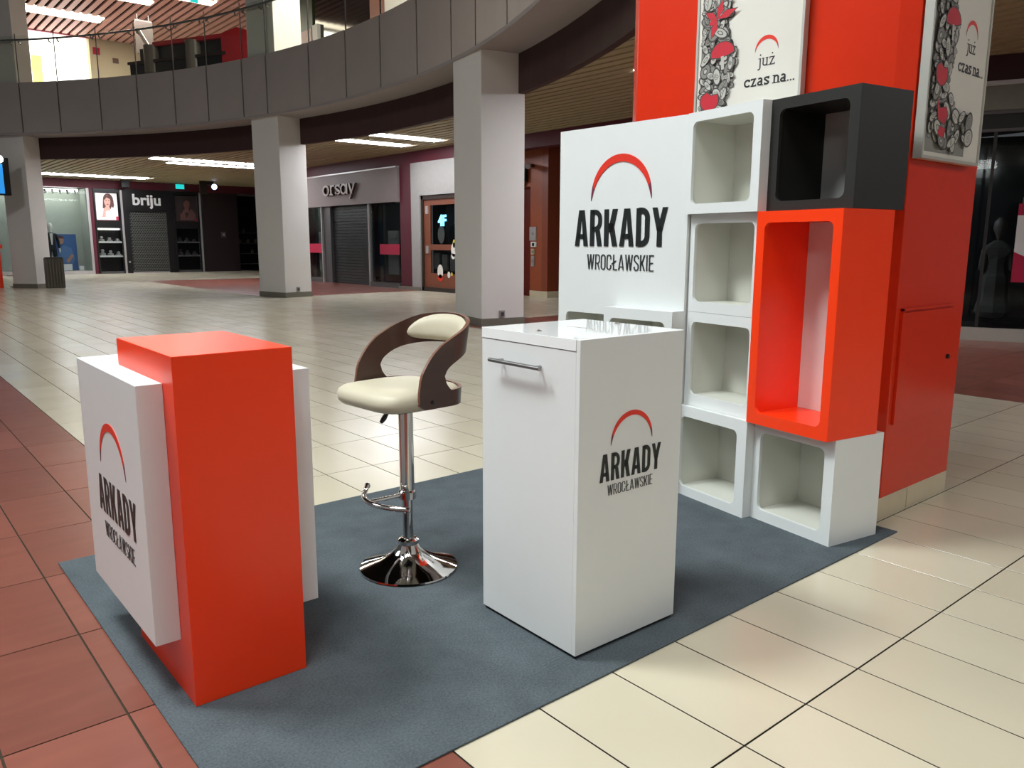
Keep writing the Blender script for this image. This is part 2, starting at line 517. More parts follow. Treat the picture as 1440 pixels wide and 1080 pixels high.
def text_mesh(name, txt, size, m, parent, mtx, bold=0., extrude=.002, sx=1.):
    cu = bpy.data.curves.new(name, 'FONT')
    cu.body = txt; cu.size = size; cu.extrude = extrude; cu.offset = bold
    cu.resolution_u = 4
    t = bpy.data.objects.new('tmp', cu)
    COL.objects.link(t)
    dg = bpy.context.evaluated_depsgraph_get()
    dg.update()
    me = bpy.data.meshes.new_from_object(t.evaluated_get(dg))
    bpy.data.objects.remove(t); bpy.data.curves.remove(cu)
    xs = [v.co.x for v in me.vertices]
    me.transform(Matrix.Diagonal((sx, 1, 1, 1)))
    me.materials.clear(); me.materials.append(m)
    o = bpy.data.objects.new(name, me)
    me.name = name
    COL.objects.link(o)
    o.parent = parent
    o.matrix_local = mtx
    return o, (max(xs)-min(xs))*sx
def mtx(right, upv, loc):
    r = Vector(right); u = Vector(upv); n = r.cross(u)
    m = Matrix((r, u, n)).transposed().to_4x4(); m.translation = Vector(loc)
    return m
# facing -X: reading direction runs towards -Y ; facing -Y: reading direction +X
FX = ((0, -1, 0), (0, 0, 1)); FY = ((1, 0, 0), (0, 0, 1))

# ================================================================== SETTING
RC = (-9.39, 15.66)                                   # centre of the round atrium
def polar(r, deg):
    return RC[0]+r*cos(radians(deg)), RC[1]+r*sin(radians(deg))

# floor: grout bed with bevelled tiles
floor = bx('floor', GROUT, None, -4, -5, -.05, 18, 42, -.006, kind='structure')
def is_red(x, y):
    if x < 1.169: return True
    if y < 11.3: return x > 8.0
    if 19.7 < y < 30.8: return x > 8.33
    return False
def tile_geom(mb, cx, cy, m=0, gm=1):
    a, b, g = TW/2-.0030, TL/2-.0030, .0008
    T = [(-a+g, -b+g), (a-g, -b+g), (a-g, b-g), (-a+g, b-g)]
    B = [(-a, -b), (a, -b), (a, b), (-a, b)]
    n = len(mb.v)
    mb.v += [(cx+x, cy+y, 0) for x, y in T]+[(cx+x, cy+y, -.001) for x, y in B]+[(cx+x, cy+y, -.007) for x, y in B]
    mb.f.append((n, n+1, n+2, n+3)); mb.mi.append(m)
    for k in range(4):
        l = (k+1) % 4
        mb.f.append((n+4+k, n+4+l, n+l, n+k)); mb.mi.append(m)
        mb.f.append((n+8+k, n+8+l, n+4+l, n+4+k)); mb.mi.append(gm)
tiles = []
for i in range(-2, 58):
    for j in range(0, 68):
        cx, cy = TX0+(i+.5)*TW, TY0+(j+.5)*TL
        if cx > 17.5: continue
        vis = 0
        P = [project((cx+sx*TW/2, cy+sy*TL/2, 0)) for sx, sy in ((-1, -1), (1, -1), (1, 1), (-1, 1))]
        if all(P) and max(p[0] for p in P) > 0 and min(p[0] for p in P) < 1440 and max(p[1] for p in P) > 0 and min(p[1] for p in P) < 1080:
            under = .62 < cx-TW/2 and cx+TW/2 < 3.84 and 1.68 < cy-TL/2 and cy+TL/2 < 3.8
            if not under:
                vis = abs(sum(P[k][0]*P[(k+1) % 4][1]-P[(k+1) % 4][0]*P[k][1] for k in range(4)))/2
        elif any(P) and hypot(cx, cy) < 3 and min(p[0] for p in P if p) < 1440 and max(p[0] for p in P if p) > 0 and min(p[1] for p in P if p) < 1080:
            vis = 9000
        tiles.append((vis, cx, cy))
tiles.sort(reverse=True)
tb = {}
for red in (False, True):
    mb = MB(); tile_geom(mb, 0, 0)
    tb[red] = mb.mesh('floor_tile', [REDT if red else BEIGET, GROUT], fix=False)
for vis, cx, cy in tiles[:298]:
    o = bpy.data.objects.new('floor_tile', tb[is_red(cx, cy)])
    o.location = (cx, cy, 0)
    COL.objects.link(o); o.parent = floor
mb = MB()
for vis, cx, cy in tiles[298:]:
    tile_geom(mb, cx, cy, 1 if is_red(cx, cy) else 0, 2)
mb.build('distant_floor_tiles', [BEIGET, REDT, GROUT], floor, fix=False, kind='stuff')

# ceiling of the ground-floor walkway: dark void above linear slats, fluorescent runs between
ceiling = MB()
mbp = MB()
NA = 60
ringpts = [(-110+170*i/NA) for i in range(NA+1)]
for i in range(NA):
    a0, a1 = ringpts[i], ringpts[i+1]
    p, q = polar(19.1, a0), polar(19.1, a1)
    P, Q = polar(34, a0), polar(34, a1)
    mbp.face([(p[0], p[1], 4.22), (P[0], P[1], 4.22), (Q[0], Q[1], 4.22), (q[0], q[1], 4.22)])
    mbp.face([(p[0], p[1], 4.5), (P[0], P[1], 4.5), (Q[0], Q[1], 4.5), (q[0], q[1], 4.5)])
ceil = mbp.build('ceiling', PLENUM, None, kind='structure', fix=False)
LIGHTS = [((9.9, 19.25), 2.4, .5), ((10.2, 17.75), 2.15, .5), ((6.3, 36.3), 4.0, .8), ((7.9, 27.3), 4.0, .6), ((8.8, 28.5), 3.2, .5),
          ((9.6, 8.4), 2.3, .55), ((9.2, 7.0), 2.3, .55), ((7.2, -2.0), 2.4, .55), ((4.2, -4.6), 2.4, .55)]
sl = MB()
x = -4.0
while x < 17.2:
    segs = []
    dx = x-RC[0]
    if abs(dx) < 19.12:
        hh = math.sqrt(19.12**2-dx*dx)
        segs = [(-8, RC[1]-hh), (RC[1]+hh, 39.5)]
    else:
        segs = [(-8, 39.5)]
    for y0, y1 in segs:
        if y1-y0 < .1: continue
        if x > 13.1:
            y1 = min(y1, 38.5)
        cuts = sorted((ly-W/2, ly+W/2) for (lx, ly), L, W in LIGHTS if lx-.06 < x+.06 < lx+L+.06 and y0 < ly < y1)
        a = y0
        for c0, c1 in cuts+[(y1, y1)]:
            if c0-a > .05: sl.box(x, a, 4.0, x+.175, c0, 4.07)
            if c1 > c0: sl.box(x, c0, 4.0, x+.03, c1, 4.05)
            a = c1
    x += .245
sl.build('ceiling_slats', SLAT, ceil, kind='stuff', fix=False)
LN = ['fluorescent run in the slats in front of the grey shop sign, left one', 'fluorescent run in the slats beside the tall grey column, right one of two',
      'long fluorescent run above the jewellery shop window at far left', 'long slanting fluorescent run left of the middle column', 'short fluorescent run beside the long slanting one']
for k, ((lx, ly), L, W) in enumerate(LIGHTS):
    lab = LN[k] if k < len(LN) else ['fluorescent run above the lift lobby behind the logo panel', 'fluorescent run above the walkway behind the orange column', 'fluorescent run over the walkway right of the booth', 'fluorescent run over the walkway behind the viewer'][k-len(LN)]
    t = thing('ceiling_light', lab, 'ceiling light', (lx, ly, 3.992), 0, 'fluorescent runs of the ground floor walkway')
    bx('housing', ALUD, t, 0, -W/2, .05, L, W/2, .09)
    for q in (-1, 1):
        MB().box(.02, q*W*.25-W*.2, .0, L-.02, q*W*.25+W*.2, .045).build('tube', TUBE, t)

# balcony: soffit, dark beam, fascia panels, glass balustrade
JO = [-92+4.45*i for i in range(16)]+[-19.98, -15.7, -12.4, -7.77, -2.83, 1.77, 6.59, 12.07, 15.09, 19.44, 23.4, 27.7, 31.96, 36.46, 40.44, 44.9, 49.4, 53.8]
JO = sorted(a for a in JO)
fas = thing('balcony_fascia', 'curved grey metal fascia of the upper gallery, in tall joined panels', 'balcony', (0, 0, 0))
def arcbox(mb, r0, r1, a0, a1, z0, z1, n=2, m=0):
    for i in range(n):
        b0, b1 = a0+(a1-a0)*i/n, a0+(a1-a0)*(i+1)/n
        A, B, C_, D = polar(r0, b0), polar(r1, b0), polar(r1, b1), polar(r0, b1)
        k = len(mb.v)
        mb.v += [(p[0], p[1], z) for z in (z0, z1) for p in (A, B, C_, D)]
        for q in ((0, 3, 2, 1), (4, 5, 6, 7), (1, 2, 6, 5), (3, 0, 4, 7)):
            mb.f.append(tuple(k+t for t in q)); mb.mi.append(m)
        if i == 0:
            mb.f.append((k, k+1, k+5, k+4)); mb.mi.append(m)
        if i == n-1:
            mb.f.append((k+2, k+3, k+7, k+6)); mb.mi.append(m)
for a0, a1 in zip(JO[:-1], JO[1:]):
    if a1-a0 < .6: continue
    mb = MB(); g = .07
    arcbox(mb, 18.25, 18.285, a0+g, a1-g, 4.5, 5.88, 3)
    mb.build('fascia_panel', FASC, fas)
mb = MB(); arcbox(mb, 18.285, 18.32, JO[0], JO[-1], 4.51, 5.87, 70); mb.build('backing', BEAM, fas)
mb = MB(); arcbox(mb, 18.25, 19.12, JO[0], JO[-1], 4.44, 4.498, 70)
sof = mb.build('trim_1', SOFFIT, None, kind='structure')
mb = MB(); arcbox(mb, 19.0, 19.12, JO[0], JO[-1], 3.82, 4.44, 70)
mb.build('trim_2', BEAM, None, kind='structure')
mb = MB(); arcbox(mb, 18.32, 33, JO[0], JO[-1], 4.52, 5.0, 50)
mb.build('floor_upper', SOFFIT, None, kind='structure').name = 'floor_2'
bal = thing('glass_balustrade', 'frameless glass balustrade with a thin steel handrail on top of the gallery fascia', 'railing', (0, 0, 0))
for a0, a1 in zip(JO[:-1], JO[1:]):
    if a1-a0 < .6 or a0 < -40: continue
    mb = MB(); arcbox(mb, 18.30, 18.312, a0+.04, a1-.04, 5.88, 7.15, 2)
    p = mb.build('glass_pane', GLASS, bal)
    q = polar(18.28, a0)
    mb = MB(); mb.box(q[0]-.012, q[1]-.012, 5.88, q[0]+.012, q[1]+.012, 7.2); mb.build('glass_joint', ALUD, bal)
    for da in (-.45, .45):
        q = polar(18.25, a0+da); q2 = polar(18.32, a0+da)
        MB().tube([(q2[0], q2[1], 6.93), (q[0], q[1], 6.95), (q[0], q[1], 7.0)], .02, 6).build('rail_bracket', STEEL, bal)
MB().tube([polar(18.24, a)+(7.02,) for a in [JO[0]+i*.8 for i in range(int((JO[-1]-JO[0])/.8)+1)] if a > -40], .028, 8).build('handrail', STEEL, bal)

# columns
def column(cx, cy, deg, label, top=4.45, a=.81, b=1.1):
    """corner nearest the camera at (cx, cy); narrow side runs radially, wide side along the atrium edge"""
    t = thing('column', label, 'column', (cx, cy, 0), radians(deg), 'square columns around the atrium')
    MB().box(0, 0, .0, a, b, top).build('shaft', COLP, t, bevel=.012)
    MB().box(-.012, -.012, 0, a+.012, b+.012, .13).build('skirting', GSKIRT, t)
    MB().box(.0, 0, 5.0, a, b, 9.78).build('upper_shaft', COLP, t, bevel=.012)
    return t
cA = column(8.22, 10.64, -12, 'square pale column with one grey and one bright face, right behind the bar stool')
cB = column(8.6, 19.25, 12, 'square white column in the middle distance between the two shop fronts')
cC = column(4.5, 27.7, 38, 'square grey column at the far left edge, a waste bin at its foot', a=.6, b=.85)
for c, y in ((cA, 0), (cB, 0)):
    s = MB().box(.33, y-.022, .14, .43, y, .26).build('socket_box', ALU, c)
    MB().box(.355, y-.034, .17, .405, y-.022, .23).build('socket_flap', ALUD, s)

# ------------------------------------------------------------------ shop walls
wr = MB()
wr.box(13.16, 5.6, 3.66, 13.5, 29.2, 4.2)
wr.box(13.16, 5.6, 0, 13.5, 10.4, 3.66)
wr.box(13.12, 20.22, 0, 13.5, 20.98, 3.66); wr.box(13.16, 16.9, 0, 13.5, 17.4, 3.66)
wr.box(13.16, 27.4, 0, 13.5, 29.2, 3.66)
wr.box(13.5, 29.0, 0, 17.6, 29.2, 4.2)
wr.build('wall_right', MAROON, None, kind='structure')
wb = MB()
wb.box(3.0, 38.52, 3.65, 18, 39, 4.2); wb.box(8.5, 38.5, 0, 8.66, 39, 3.65); wb.box(13.32, 38.52, 0, 14.95, 39, 3.65, 1); wb.box(16.2, 38.52, 0, 18, 39, 3.65, 1)
wb.build('wall_back', [MAROON, mat('shaded_maroon_wall', (36, 20, 22), .5)], None, kind='structure')  # unlit right stretch: its shade is put into a darker maroon
bx('wall_far', MAROOND, None, 17.6, 29, 0, 17.9, 39, 4.2, kind='structure')
wu = MB()
wu.box(13.1, 5.0, 5.0, 13.5, 29.2, 9.8); wu.box(13.5, 29.0, 5, 18, 29.2, 9.8)
wu.build('wall_upper_right', mat('upper_shop_wall', (104, 92, 78), .5, var=.05), None, kind='structure')
wu = MB(); wu.box(3.0, 38.5, 5.0, 6.66, 39, 9.8); wu.box(9.02, 38.5, 5.0, 18, 39, 9.8); wu.box(6.66, 38.52, 9.8, 9.02, 39, 9.95); wu.box(6.66, 38.9, 5, 9.02, 39, 9.8)
wu.build('wall_upper_back', mat('upper_beige_wall', (196, 186, 160), .5, var=.03), None, kind='structure')

# ---- grey-sign clothing shop (facing -X at X=13.1)
t = thing('clothing_shopfront', 'closed shop front with a warm grey sign board and a rolled-down dark shutter', 'shop front', (13.1, 21.0, 0))
bx('sign_board', SIGNG, t, -.06, 0, 2.6, .05, 6.4, 3.6)
MB().box(-.1, 0, 3.6, .05, 6.4, 3.64).build('sign_cap', ALU, t)
sgn = serif_word(t, 'orsqy', -4.62, 2.945, .33, .062, [mat('sign_letter_side', (52, 44, 42), .4), mat('sign_letter_face', (178, 168, 160), .4)], mpX(-.06), .02, .1, 1.58, 'sign_lettering')
for p in sgn.data.polygons:
    if p.normal.x < -.9: p.material_index = 1
sh = MB().box(.2, 1.9, 0, .24, 4.55, 2.6).build('shutter', SHUTTER, t)
for k in range(26):
    MB().box(.165, 1.9, .03+k*.098, .2, 4.55, .03+k*.098+.07).build('shutter_slat', SHUTTER, sh)
bx('side_panel', ALUD, t, .06, 4.55, 0, .24, 5.05, 2.6)
for y in (1.8, 5.05): bx('mullion', ALU, t, -.02, y, 0, .08, y+.06, 2.6)
for (y0, y1) in ((.02, 1.8), (5.11, 6.2)):
    f = bx('shop_window', DGLASS, t, .3, y0, .15, .33, y1, 2.6)
    MB().box(.02, y0, .15, .03, y1, 2.6).build('window_pane', SHOPGLASS, f)
    MB().box(-.02, y0, 0, .1, y1, .15).build('window_sill', ALUD, f)
    MB().box(.012, y0+.02, 1.02, .018, y1-(.6 if y0 < 1 else .05), 1.34).build('pink_band', PINKV, f)
    yc = (y0+y1)/2-.2
    MB().box(.2, yc-.3, .4, .26, yc+.3, 1.75).box(.18, yc-.22, 1.5, .2, yc+.22, 1.62).build('display_rail', mat('display_board', (96, 98, 98), .5), f)

# ---- white portal with timber-framed glass door
t = thing('toy_shop_portal', 'bright white shop portal with a brown framed glass door, behind the tall grey column', 'shop front', (13.1, 17.45, 0))
PORTAL = mat('portal_white', (158, 156, 152), .5)
bx('portal_head', PORTAL, t, -.08, 0, 2.72, .05, 2.77, 3.65)
bx('portal_jamb', PORTAL, t, -.08, 2.31, 0, .05, 2.77, 2.72)
bx('jamb_skirting', GSKIRT, t, -.1, 2.31, 0, -.08, 3.5, .1)
for a in ((0, 0, .08, 2.72), (2.21, 0, 2.31, 2.72), (0, 2.6, 2.31, 2.72), (0, 0, 2.31, .12)):
    bx('door_frame', DKBROWN, t, -.04, a[0], a[1], .05, a[2], a[3])
d = bx('door_leaf', DGLASS, t, .3, .08, .12, .33, 2.21, 2.6)
for a in ((.08, .12, .3, 2.6), (1.9, .12, 2.21, 2.6), (.3, .12, 1.9, .52), (.3, 1.18, 1.9, 1.34), (.3, 2.44, 1.9, 2.6)):
    MB().box(0, a[0], a[1], .06, a[2], a[3]).build('door_rail', BWOOD, d)
MB().box(.03, .3, .12, .04, 1.9, 2.6).build('door_pane', SHOPGLASS, d)
for z in (1.08, 2.2): MB().box(-.03, 1.98, z, 0, 2.1, z+.22).build('hinge', ALU, d)
def blob(mb, y, z, ry, rz, m=0, x=-.004, n=12):
    mb.prism([(-(y+ry*cos(2*pi*i/n)), z+rz*sin(2*pi*i/n)) for i in range(n)], mpX(x), 0, .003, m)
for (y, z, ry, rz, m) in ((.74, 1.2, .14, .2, 0), (.5, 1.38, .1, .12, 0), (.78, 1.02, .1, .08, 0), (1.42, .58, .14, .2, 0), (1.42, .4, .12, .1, 1), (1.0, .5, .07, .09, 0), (.86, .52, .05, .05, 2), (.6, .5, .08, .05, 2), (.74, 1.36, .06, .12, 2)):
    stk = MB(); blob(stk, y, z, ry, rz); stk.build('window_sticker', [mat('white_sticker', (226, 222, 214), .5), REDINK, mat('yellow_sticker', (214, 190, 70), .5)][m], d)
text_mesh('neon_lettering', '4F', .42, mat('blue_neon', (120, 200, 240), .5, emit=(110, 200, 250), estr=2.2), d, mtx(*FX, (.02, 1.52, 1.86)), .012, .01, .95)
for (y, z) in ((1.5, 1.62), (.5, 1.7)):
    mb = MB(); blob(mb, y, z, .17, .26, 0, .1); mb.build('display_dummy', mat('grey_display', (104, 102, 100), .6), d)
for (y, z) in ((1.75, .9), (1.35, .86), (.95, .86), (.55, .9)):
    mb = MB(); mb.box(.1, y-.13, z-.25, .16, y+.13, z+.2); mb.build('display_box', mat('grey_display2', (74, 72, 70), .6), d)

# ---- lift core
t = thing('lift_core', 'burnt orange lift wall with a dark red door and call panel, behind the booth', 'lift', (13.9, 15.46, 0))
bx('front_wall', OBROWN, t, 0, 0, .15, .4, .45, 3.99)
bx('head_wall', OBROWN, t, 0, .45, 2.82, .4, 2.4, 3.99)
bx('side_wall', mat('burnt_orange_shaded', (132, 60, 34), .45), t, .0, -.22, .15, .4, 0, 3.99)  # side face: shade put into a darker copy of the wall orange
bx('lift_door', mat('dark_red_lift_door', (106, 36, 26), .35), t, .12, .45, 0, .4, 2.4, 2.82)
bx('skirting', SKIRT, t, -.015, -.24, 0, .4, .45, .16)
for (y0, y1, z0, z1, m) in ((.2, .45, 1.45, 1.8, ALU), (.2, .4, 1.29, 1.42, WHITEM), (.27, .39, 1.09, 1.24, mat('beige_plate', (190, 176, 140), .5)), (.27, .38, .79, 1.06, ALU)):
    p = bx('call_panel', m, t, -.03, y0, z0, 0, y1, z1)
    if m == WHITEM: MB().box(-.035, .26, 1.31, -.03, .34, 1.39).build('call_button', BLACKP, p)
    else: MB().box(-.034, (y0+y1)/2-.03, (z0+z1)/2-.03, -.03, (y0+y1)/2+.03, (z0+z1)/2+.03).build('call_button', STEEL, p)
t = thing('security_camera', 'small white security camera on the orange lift wall', 'camera', (13.9, 15.78, 3.32))
bx('arm', BLACKP, t, -.2, -.02, -.02, 0, .18, .05); MB().tube([(-.2, -.02, 0), (-.34, -.14, -.03)], .07, 10).build('housing', ALU, t)
t = thing('wall_monitor', 'black wall monitor above the lift door', 'monitor', (13.88, 16.0, 2.9))
bx('screen', BLACKF, t, -.1, 0, .05, 0, .6, .42); bx('bracket', BLACKP, t, -.06, .1, -.06, 0, .2, .05)
t = thing('brown_shopfront', 'dark brown glazed shop front under a grey wall, right of the lift', 'shop front', (14.6, 10.6, 0))
bx('head_panel', mat('pale_grey_wall', (160, 152, 152), .5), t, 0, 0, 2.85, .2, 6.4, 3.99)
bx('glazing', mat('brown_glazing', (58, 38, 30), .12), t, .05, 0, 0, .2, 6.4, 2.85)
for k in range(6): bx('mullion', DKBROWN, t, 0, k*1.2, 0, .06, k*1.2+.07, 2.85)

# ---- jewellery shop (facing -Y at Y=38.5)
Y0 = 38.5
t = thing('jewellery_shopfront', 'black jewellery shop front with white sign letters and a perforated grey shutter', 'shop front', (9.82, Y0, 0))
bx('sign_board', BLACKF, t, 0, -.05, 2.72, 2.15, .1, 3.66)
bx('side_frame', BLACKF, t, 0, -.05, 0, .23, .1, 2.72)
bx('side_frame', BLACKF, t, 1.82, -.05, 0, 2.15, .1, 2.72)
text_mesh('sign_lettering', 'briju', .66, mat('white_sign_letter', (214, 214, 214), .4), t, mtx(*FY, (.38, -.09, 3.0)), .016, .02, 1.02)
bx('shutter_back', mat('shutter_dark', (36, 37, 36), .5), t, .23, .06, .05, 1.82, .1, 2.72)
mb = MB()
for r in range(34):
    for c in range(15):
        xx = .26+c*.105+(.052 if r % 2 else 0); zz = .1+r*.076
        mb.box(xx, .03, zz, xx+.075, .06, zz+.022); mb.box(xx+.075, .03, zz, xx+.09, .06, zz+.076)
mb.build('shutter_lattice', mat('shutter_grey', (112, 112, 108), .4, .4), t, kind='stuff', fix=False)
bx('bottom_rail', ALU, t, .2, 0, 0, 1.86, .08, .06)
MB().tube([(.1, -.06, .5), (.1, -.09, .5)], .045, 10).build('door_knob', ALU, t)

# portrait poster made of flat print
SKIN = mat('print_skin', (222, 176, 160), .5); HAIR = mat('print_hair', (96, 58, 52), .5); PAPER = mat('glowing_poster_paper', (232, 228, 226), .4, emit=(236, 232, 228), estr=.25)  # the paper carries a weak glow of its own, so the poster reads lit
def portrait(parent, x0, z0, w, h, y, dim=1., name='portrait_print'):
    mb = MB(); mp = mpY(y)
    def pol(pts, m, d): mb.prism([(x0+u*w, z0+v*h) for u, v in pts], mp, d, d+.004, m)
    def ell(cx, cz, rx, rz, m, d, n=16): pol([(cx+rx*cos(2*pi*i/n), cz+rz*sin(2*pi*i/n)) for i in range(n)], m, d)
    ell(.58, .74, .24, .25, 0, .004); pol([(.34, .74), (.3, .45), (.4, .4), (.78, .42), (.84, .55), (.82, .76)], 0, .008)
    ell(.53, .7, .15, .21, 1, .013); pol([(.44, .52), (.6, .52), (.66, .36), (.4, .34)], 1, .017)
    pol([(.4, .4), (.2, .28), (.2, .05), (.95, .05), (.95, .3), (.72, .5), (.6, .3), (.5, .12)], 2, .021)
    pol([(.24, .1), (.34, .42), (.46, .5), (.5, .42), (.42, .3), (.4, .1)], 1, .025)
    pol([(.38, .84), (.46, .9), (.7, .88), (.72, .76), (.5, .84), (.4, .72)], 0, .029)
    ell(.48, .72, .025, .015, 0, .029, 8); ell(.6, .72, .025, .015, 0, .029, 8); ell(.53, .58, .05, .018, 3, .029, 10)
    pol([(.88, 0), (1, 0), (1, .13), (.88, .13)], 3, .029)
    if dim < 1:  # unlit copy: the dimness is put into the print colours
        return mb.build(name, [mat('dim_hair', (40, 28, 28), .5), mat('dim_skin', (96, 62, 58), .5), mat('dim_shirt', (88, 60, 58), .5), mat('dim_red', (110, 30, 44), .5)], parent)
    return mb.build(name, [HAIR, SKIN, PAPER, mat('print_pink', (196, 56, 92), .5)], parent)
def display_unit(x, w, dim, label, lit):  # unlit case: dimness put into darker materials for its parts
    t = thing('display_case', label, 'display case', (x, Y0, 0), 0, 'tall jewellery display cases')
    bx('frame', BLACKF, t, 0, .25, 0, w, .3, 3.64)
    for a in ((0, 3.5, w, 3.64), (0, 0, .06, 3.5), (w-.06, 0, w, 3.5), (.06, 1.98, w-.06, 2.28), (.06, 0, w-.06, .1)):
        bx('rail', BLACKF if a[1] != 0 or a[3] > 1 else ALUD, t, a[0], -.05, a[1], a[2], .05, a[3])
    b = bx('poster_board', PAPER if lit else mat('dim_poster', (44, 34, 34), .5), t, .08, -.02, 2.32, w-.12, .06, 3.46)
    portrait(b, .08, 2.32, w-.2, 1.14, -.02, 1. if lit else .4)
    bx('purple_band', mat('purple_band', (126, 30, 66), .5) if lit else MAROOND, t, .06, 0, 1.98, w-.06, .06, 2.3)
    for z in (1.33, .72):
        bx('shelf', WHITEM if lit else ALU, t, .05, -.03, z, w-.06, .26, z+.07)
    for q in range(3):
        for z in (1.4, .79):
            h = .12+.05*((q*7+int(z*10)) % 4)
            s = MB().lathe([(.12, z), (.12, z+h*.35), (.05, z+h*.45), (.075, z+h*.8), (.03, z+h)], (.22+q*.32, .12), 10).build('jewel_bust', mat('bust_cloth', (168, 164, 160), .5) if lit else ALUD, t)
    if lit: bx('case_fill_strip', mat('case_fill_glow', (255, 255, 250), .5, emit=(255, 250, 240), estr=6.), t, .1, .05, 1.9, w-.1, .15, 1.96)  # glowing strip added inside the case to brighten its shelves
    bx('glass_pane', SHOPGLASS, t, .06, -.035, .1, w-.06, -.03, 1.98)
    bx('edge_post', ALU, t, w+.002, -.06, 0, w+.085, .1, 3.62)
    return t
display_unit(8.67, 1.06, 1, 'display case under a bright poster of a woman, left of the perforated shutter', True)
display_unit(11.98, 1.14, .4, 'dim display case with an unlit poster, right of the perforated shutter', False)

# ---- fashion window with a dummy, and left neighbours
t = thing('fashion_window', 'tall pale shop window with a suited dummy and a blue poster inside', 'shop window', (5.0, Y0, 0))
bx('back_wall', mat('pale_green_wall', (176, 182, 172), .5), t, 0, 1.2, .1, 3.4, 1.3, 3.62)
bx('side_wall', mat('pale_green_wall', (176, 182, 172), .5), t, 3.38, .05, .1, 3.42, 1.2, 3.62)
bx('plinth', ALU, t, 0, -.05, 0, 3.5, 1.3, .15)
bx('edge_post', ALU, t, 3.4, -.06, .0, 3.5, .08, 3.64)
bx('head', mat('window_fill_glow', (230, 232, 230), .5, emit=(240, 246, 240), estr=9.), t, .3, .5, 3.5, 3.2, .9, 3.6)  # glowing box added inside the window to brighten the display
bx('glass_pane', SHOPGLASS, t, 0, -.03, .15, 3.4, -.02, 3.62)
for k in range(5): MB().tube([(1.9+k*.28, .3, 3.55), (1.92+k*.28, .25, 3.4)], .05, 8).build('spot_lamp', ALU, t)
t = thing('blue_poster', 'blue standing poster of a man in a denim shirt behind the shop window', 'poster', (7.2, Y0+.75, .16))
bx('board', mat('blue_print', (58, 96, 150), .4), t, 0, 0, 0, .82, .05, 1.54)
mb = MB()
def pol(pts, m, d): mb.prism(pts, mpY(0), d, d+.004, m)
pol([(.05, .1), (.1, .9), (.3, 1.08), (.6, .95), (.72, .5), (.55, .1)], 0, .004)
pol([(.12+.1+.12*cos(i*pi/6), 1.28+.17*sin(i*pi/6)) for i in range(12)], 1, .008)
pol([(.12+.1+.13*cos(i*pi/6), 1.36+.11*sin(i*pi/6)) for i in range(7)], 2, .012)
pol([(.35, .4), (.6, .7), (.68, .62), (.45, .3)], 1, .012)
mb.build('man_print', [mat('denim_print', (84, 120, 166), .5), mat('print_tan', (168, 130, 112), .5), HAIR], t)
# dummy: one continuous skinned body in a dark suit
def skin_body(name, joints, edges, radii, m, parent):
    me = bpy.data.meshes.new(name); me.from_pydata(joints, edges, [])
    o = bpy.data.objects.new(name, me); COL.objects.link(o); o.parent = parent
    o.modifiers.new('skin', 'SKIN'); s = o.modifiers.new('sub', 'SUBSURF'); s.levels = s.render_levels = 1
    for i, r in enumerate(radii):
        sv = me.skin_vertices[0].data[i]; sv.radius = r if isinstance(r, tuple) else (r, r); sv.use_root = (i == 0)
    me.materials.append(m)
    return o
t = thing('shop_dummy', 'white headed shop dummy in a black suit standing in the pale window', 'mannequin', (7.02, Y0+.55, .15))
J = [(0, 0, 1.0), (0, 0, 1.25), (0, 0, 1.5), (0, 0, 1.62), (.21, 0, 1.52), (.27, 0, 1.22), (.28, -.05, .95), (-.21, 0, 1.52), (-.27, 0, 1.22), (-.28, -.05, .95), (.1, 0, .9), (.11, 0, .5), (.11, 0, .06), (-.1, 0, .9), (-.11, 0, .5), (-.11, 0, .06)]
Ed = [(0, 1), (1, 2), (2, 3), (2, 4), (4, 5), (5, 6), (2, 7), (7, 8), (8, 9), (0, 10), (10, 11), (11, 12), (0, 13), (13, 14), (14, 15)]
body = skin_body('suit', J, Ed, [(.16, .11), (.15, .1), (.17, .1), .06, .075, .06, .045, .075, .06, .045, .1, .075, .055, .1, .075, .055], mat('black_suit', (26, 28, 34), .8), t)
PALE = mat('white_dummy', (224, 222, 214), .5)
MB().lathe([(.02, 1.6), (.05, 1.64), (.05, 1.7), (.085, 1.77), (.1, 1.86), (.085, 1.96), (.03, 2.02)], (0, 0), 16).build('head', PALE, t, smooth=True)
mb = MB(); mb.prism([(-.06, 1.58), (.06, 1.58), (.025, 1.1), (-.02, 1.1)], mpY(-.105), 0, .012); mb.build('shirt_front', PALE, t)
for q in (-1, 1):
    mb = MB(); mb.tube([(q*.28, -.05, .95), (q*.285, -.07, .86), (q*.28, -.09, .78)], [.03, .04, .02], 8); mb.build('hand', PALE, t, smooth=True)
    mb = MB(); mb.tube([(q*.11, .02, .04), (q*.12, -.2, .03)], [.05, .035], 8); mb.build('shoe', PALE, t, smooth=True)
for k, (xx, w_, h_) in enumerate(((7.35, .34, .28), (7.96, .18, .2))):
    p = thing('price_card', ['white price card standing below the blue poster', 'small white price card at the right end of the pale window'][k], 'sign', (xx, Y0+.3, .15))
    bx('card', WHITEM, p, 0, 0, 0, w_, .02, h_); bx('foot', ALU, p, .03, 0, 0, w_-.03, .1, .015)
t = thing('blue_window', 'narrow blue shop window with a pink dot at the far left edge', 'shop window', (3.2, Y0, 0))
bx('back_panel', mat('teal_panel', (54, 96, 118), .5), t, 0, .2, .1, 1.78, .3, 2.5)
bx('head_panel', mat('grey_head', (150, 150, 146), .5), t, 0, .2, 2.5, 1.78, .3, 3.64)
mb = MB(); mb.prism([(1.42+.14*cos(i*pi/8), 2.1+.22*sin(i*pi/8)) for i in range(16)], mpY(.2), 0, .01); mb.build('pink_dot', mat('pink_dot', (226, 60, 110), .5), t)
